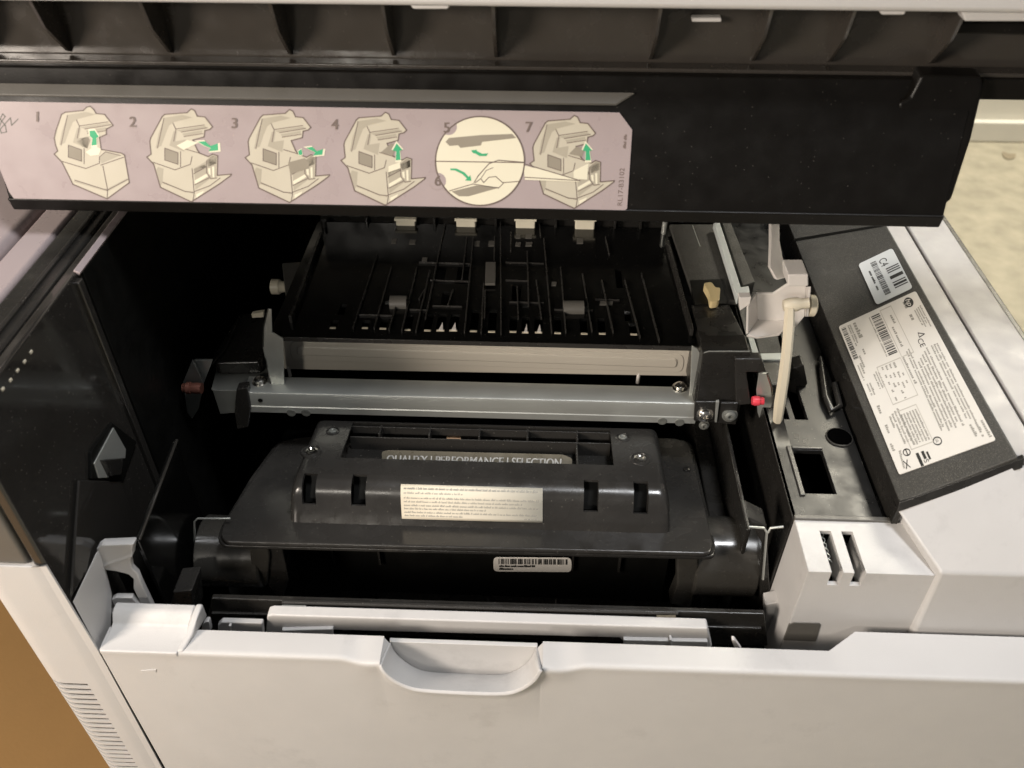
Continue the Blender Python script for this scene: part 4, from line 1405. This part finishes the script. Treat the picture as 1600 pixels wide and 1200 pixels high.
prism('pocket_divider', box_pts(x9 - .0007, x9 + .0007, dp0, 0, .010, .027), cdir * (dm_ - dp0), 'satin', hump, .0003)
prism('pocket_insert', [cP(cl(696, 690, .026)[0] - .012, dm_ + .002, .0185), cP(cl(696, 690, .026)[0] + .026, dm_ + .002, .0185), cP(cl(696, 690, .026)[0] + .026, dp1 - .004, .021), cP(cl(696, 690, .026)[0] - .012, dp1 - .004, .021)], cn * -.001, 'satin', hump, 0)
# brand strip on the floor of the pocket, half hidden by the bar
SPL = (cP(0, dp0 + .002, .0145), (cn * 1.0 - cdir * .45).normalized())
bs = fp('brand_strip', rounded([(596, 706), (606, 703), (880, 710), (894, 716), (894, 738), (598, 730)], 4), SPL, .0006, 'gold', hump, .0002)
sm = lambda a, b, off: ap(a, b, SPL, off)
h = Print(sm)
h.text('QUALITY | PERFORMANCE | SELECTION', (603, 724), (15.35, .33), (0, -19), .0003, shear=.1)
h.text('QUALITY | PERFORMANCE | SELECTION', (603.7, 724), (15.35, .33), (0, -19), .0003, shear=.1)
o_ = h.build('brand_lettering', 'labw', hump)
# moulded number and small stamped mark
q0 = (762, 694)
MPL = (cP(0, dm_ + .004, .0195), cn)
h = Print(lambda a, b, off: ap(a, b, MPL, off))
h.text('9CL652e', (765, 693), (11.5, .1), (0, -9), .0016)
h.build('moulded_number', 'inkg', hump)
h.poly([(698, 682), (720, 682.5), (720, 691), (698, 690.5)], .002)
h.build('stamped_mark', 'fleck', hump)
# screws on the end pads
for a, b, r, mm in [(487, 705, .0062, 'satin'), (1000, 717, .0062, 'satin'), (520, 674, .0042, 'satin'), (973, 684, .0045, 'satin')]:
    x, d = cl(a, b, .0318)
    lathe('screw_boss', cP(x, d, .0312), cn, [(0, r * 1.25), (.0010, r * 1.2), (.0014, r), (.0004, r * .9), (.0002, .0001)], mm, hump, 24)
    lathe('screw', cP(x, d, .0316), cn, [(0, r * .7), (.0012, r * .68), (.0016, r * .45), (.0008, r * .3), (.0008, .0001)], 'screw' if a in (1000, 487) else 'steel2', hump, 18)
x, d = cl(1073, 734)
lathe('lid_dimple', cP(x, d, 0), cn, [(0, .003), (.0012, .0028), (.0018, .0012), (.0018, .0001)], 'black', TC, 16)
# ivory multilingual label on the front of the bar
va, vb = vrange(737, 760, 813)
la = cP(0, hump_at(va)[0], hump_at(va)[1])
lb_ = cP(0, hump_at(vb)[0], hump_at(vb)[1])
ya, yb_ = hump_at(va), hump_at(vb)
xla, xlb = cl(629, 785, .012)[0], cl(847, 785, .012)[0]


def wmap(s, t, off):
    """label wrapped over the bar's rounded front: s across, t down"""
    v = vb + (va - vb) * t
    d, hg, nn = hump_at(v)
    return cP(xla + (xlb - xla) * s + .0006 * t, d, hg) + (cdir * nn[0] + cn * nn[1]) * (.0004 + off)


bm = bmesh.new()
g_ = [[bm.verts.new(wmap(i / 2, j / 12, 0)) for j in range(13)] for i in range(3)]
for i in range(2):
    for j in range(12):
        bm.faces.new((g_[i][j], g_[i + 1][j], g_[i + 1][j + 1], g_[i][j + 1]))
wl = from_bm('notice_label', bm, 'paper', TC)
s_ = wl.modifiers.new('thick', 'SOLIDIFY')
s_.thickness = .0003
s_.offset = 0
h = Print(wmap)
rows = [(.06, .97), (.18, .44), (.31, .98), (.42, .86), (.53, .97), (.63, .60), (.74, .97), (.84, .44)]
for t, e in rows:
    h.words((.02, t + .085), (e, t + .085), .062, (0, -1), lens=(.4, 1.6), gap=.14, off=.0002)
h.polys = []


def wwords(p, s0, s1, t, hgt):
    s = s0
    while s < s1:
        wl_n = random.randint(2, 10)
        for _ in range(wl_n):
            lw = .0052 * random.uniform(.7, 1.2)
            hh = hgt * random.choice((.6, .6, .65, 1))
            if s + lw > s1:
                break
            p.poly([(s, t), (s + lw * .62, t), (s + lw * .62 + .002, t - hh), (s + .002, t - hh)], .0002)
            s += lw
        s += .006


for t, e in rows:
    wwords(h, .02, e, t + .075, .062)
wwords(h, .87, .965, .93, .06)
h.build('notice_print', 'inkm', wl, True)

# body under the lid: end drums, arms, dark recess
yc = lf.y + .016
Rd = .0215


def drum(px0_, px1_, row, R_, cap):
    p = ay((px0_ + px1_) / 2, row, lf.y + .006)
    c_ = p + Vector((0, .66, -.75)) * R_
    x0_, x1_ = ay(px0_, row, lf.y + .006).x, ay(px1_, row, lf.y + .006).x
    L_ = x1_ - x0_
    pr = [(0, .001), (0, R_ * .93), (.0015, R_), (L_ - .0015, R_), (L_, R_ * .95), (L_, .001)]
    return lathe('end_drum', (x0_, c_.y, c_.z), (1, 0, 0), pr, 'drumm', TC, 40)


drum(300, 402, 864, Rd * 1.2, 0)
drum(1088, 1191, 872, Rd * 1.3, 1)
prism('drum_arm', [ay(a, b, yc - .015) for a, b in [(388, 850), (418, 846), (422, 870), (418, 915), (396, 918)]], (0, .012, 0), 'drumm', TC, .0015)
prism('drum_arm', [ay(a, b, yc - .013) for a, b in [(418, 846), (440, 850), (452, 905), (440, 940), (418, 915), (422, 872)]], (0, .012, 0), 'black', TC, .001)
prism('drum_arm', [ay(a, b, yc - .015) for a, b in [(1058, 866), (1091, 866), (1092, 900), (1080, 952), (1046, 944), (1058, 915)]], (0, .012, 0), 'drumm', TC, .0015)
xra, xrb = ay(440, 900, yc).x, ay(1052, 900, yc).x
rec = box('recess_wall', xra, xrb, yc + .022, yc + .03, -.10, LZ - .012, 'deep', TC, 0)
for a in (528, 598, 893, 965):
    p = ay(a, 900, yc + .021)
    box('recess_rib', p.x - .0008, p.x + .0008, yc + .019, yc + .0219, -.06, LZ - .008, 'black', TC, 0)
fl_ = prism('recess_floor', [ay(432, 918, yc + .012), ay(1052, 940, yc + .012), ay(1046, 962, yc - .004), ay(440, 945, yc - .004)], (0, 0, -.004), 'satin', TC, .001)
for a in (572, 920):
    fy('floor_tab', [(a - 12, 930 + (a - 572) * .03), (a + 16, 931 + (a - 572) * .03), (a + 18, 944 + (a - 572) * .03), (a - 14, 943 + (a - 572) * .03)], yc + .002, .004, 'deep', TC, .0005)
for a in (655, 762, 868):
    b = 940 + (a - 655) * .03
    fy('floor_fin', [(a - 1, b - 3), (a + 2, b - 3), (a + 1, b + 6), (a - 3, b + 6)], yc + .000, .004, 'satin', TC, .0002)
bl = fy('barcode_label', rounded([(771, 871), (893, 872), (893, 894), (771, 893)], 7), yc + .0185, .0005, 'labw', TC, .0001)
bmap = lambda a, b, off: ay(a, b, yc + .0185 - off)
h = Print(bmap)
h.bars((779, 881.5), (888, 882.5), 8.5, (0, -1), 38)
h.words((780, 886), (836, 886.4), 3.6, (0, -1), lens=(1.5, 3))
h.words((780, 890.5), (802, 890.6), 3.6, (0, -1), lens=(1.5, 3))
h.build('barcode', 'ink', bl)
box('cartridge_body', xra - .02, xrb + .02, yc + .031, yc + .12, -.10, LZ - .03, 'deep', TC, 0)

# ledges of the bay in front of the cartridge
fy('bay_ledge', [(330, 935), (1195, 960), (1200, 1010), (320, 985)], .040, .004, 'black', PR, .001)
fy('bay_ledge_bead', [(440, 940), (1060, 957), (1060, 961), (440, 944)], .0385, .002, 'satin', PR, .0004)
fy('bay_ledge_bead', [(330, 958), (1190, 982), (1190, 985), (330, 961)], .0385, .002, 'satin', PR, .0004)
fy('foil_tab', [(440, 947), (478, 948), (478, 951), (440, 950)], .0375, .001, 'steel', PR, 0)
fy('foil_tab', [(1026, 963), (1056, 963), (1056, 966), (1026, 966)], .0375, .001, 'gold', PR, 0)
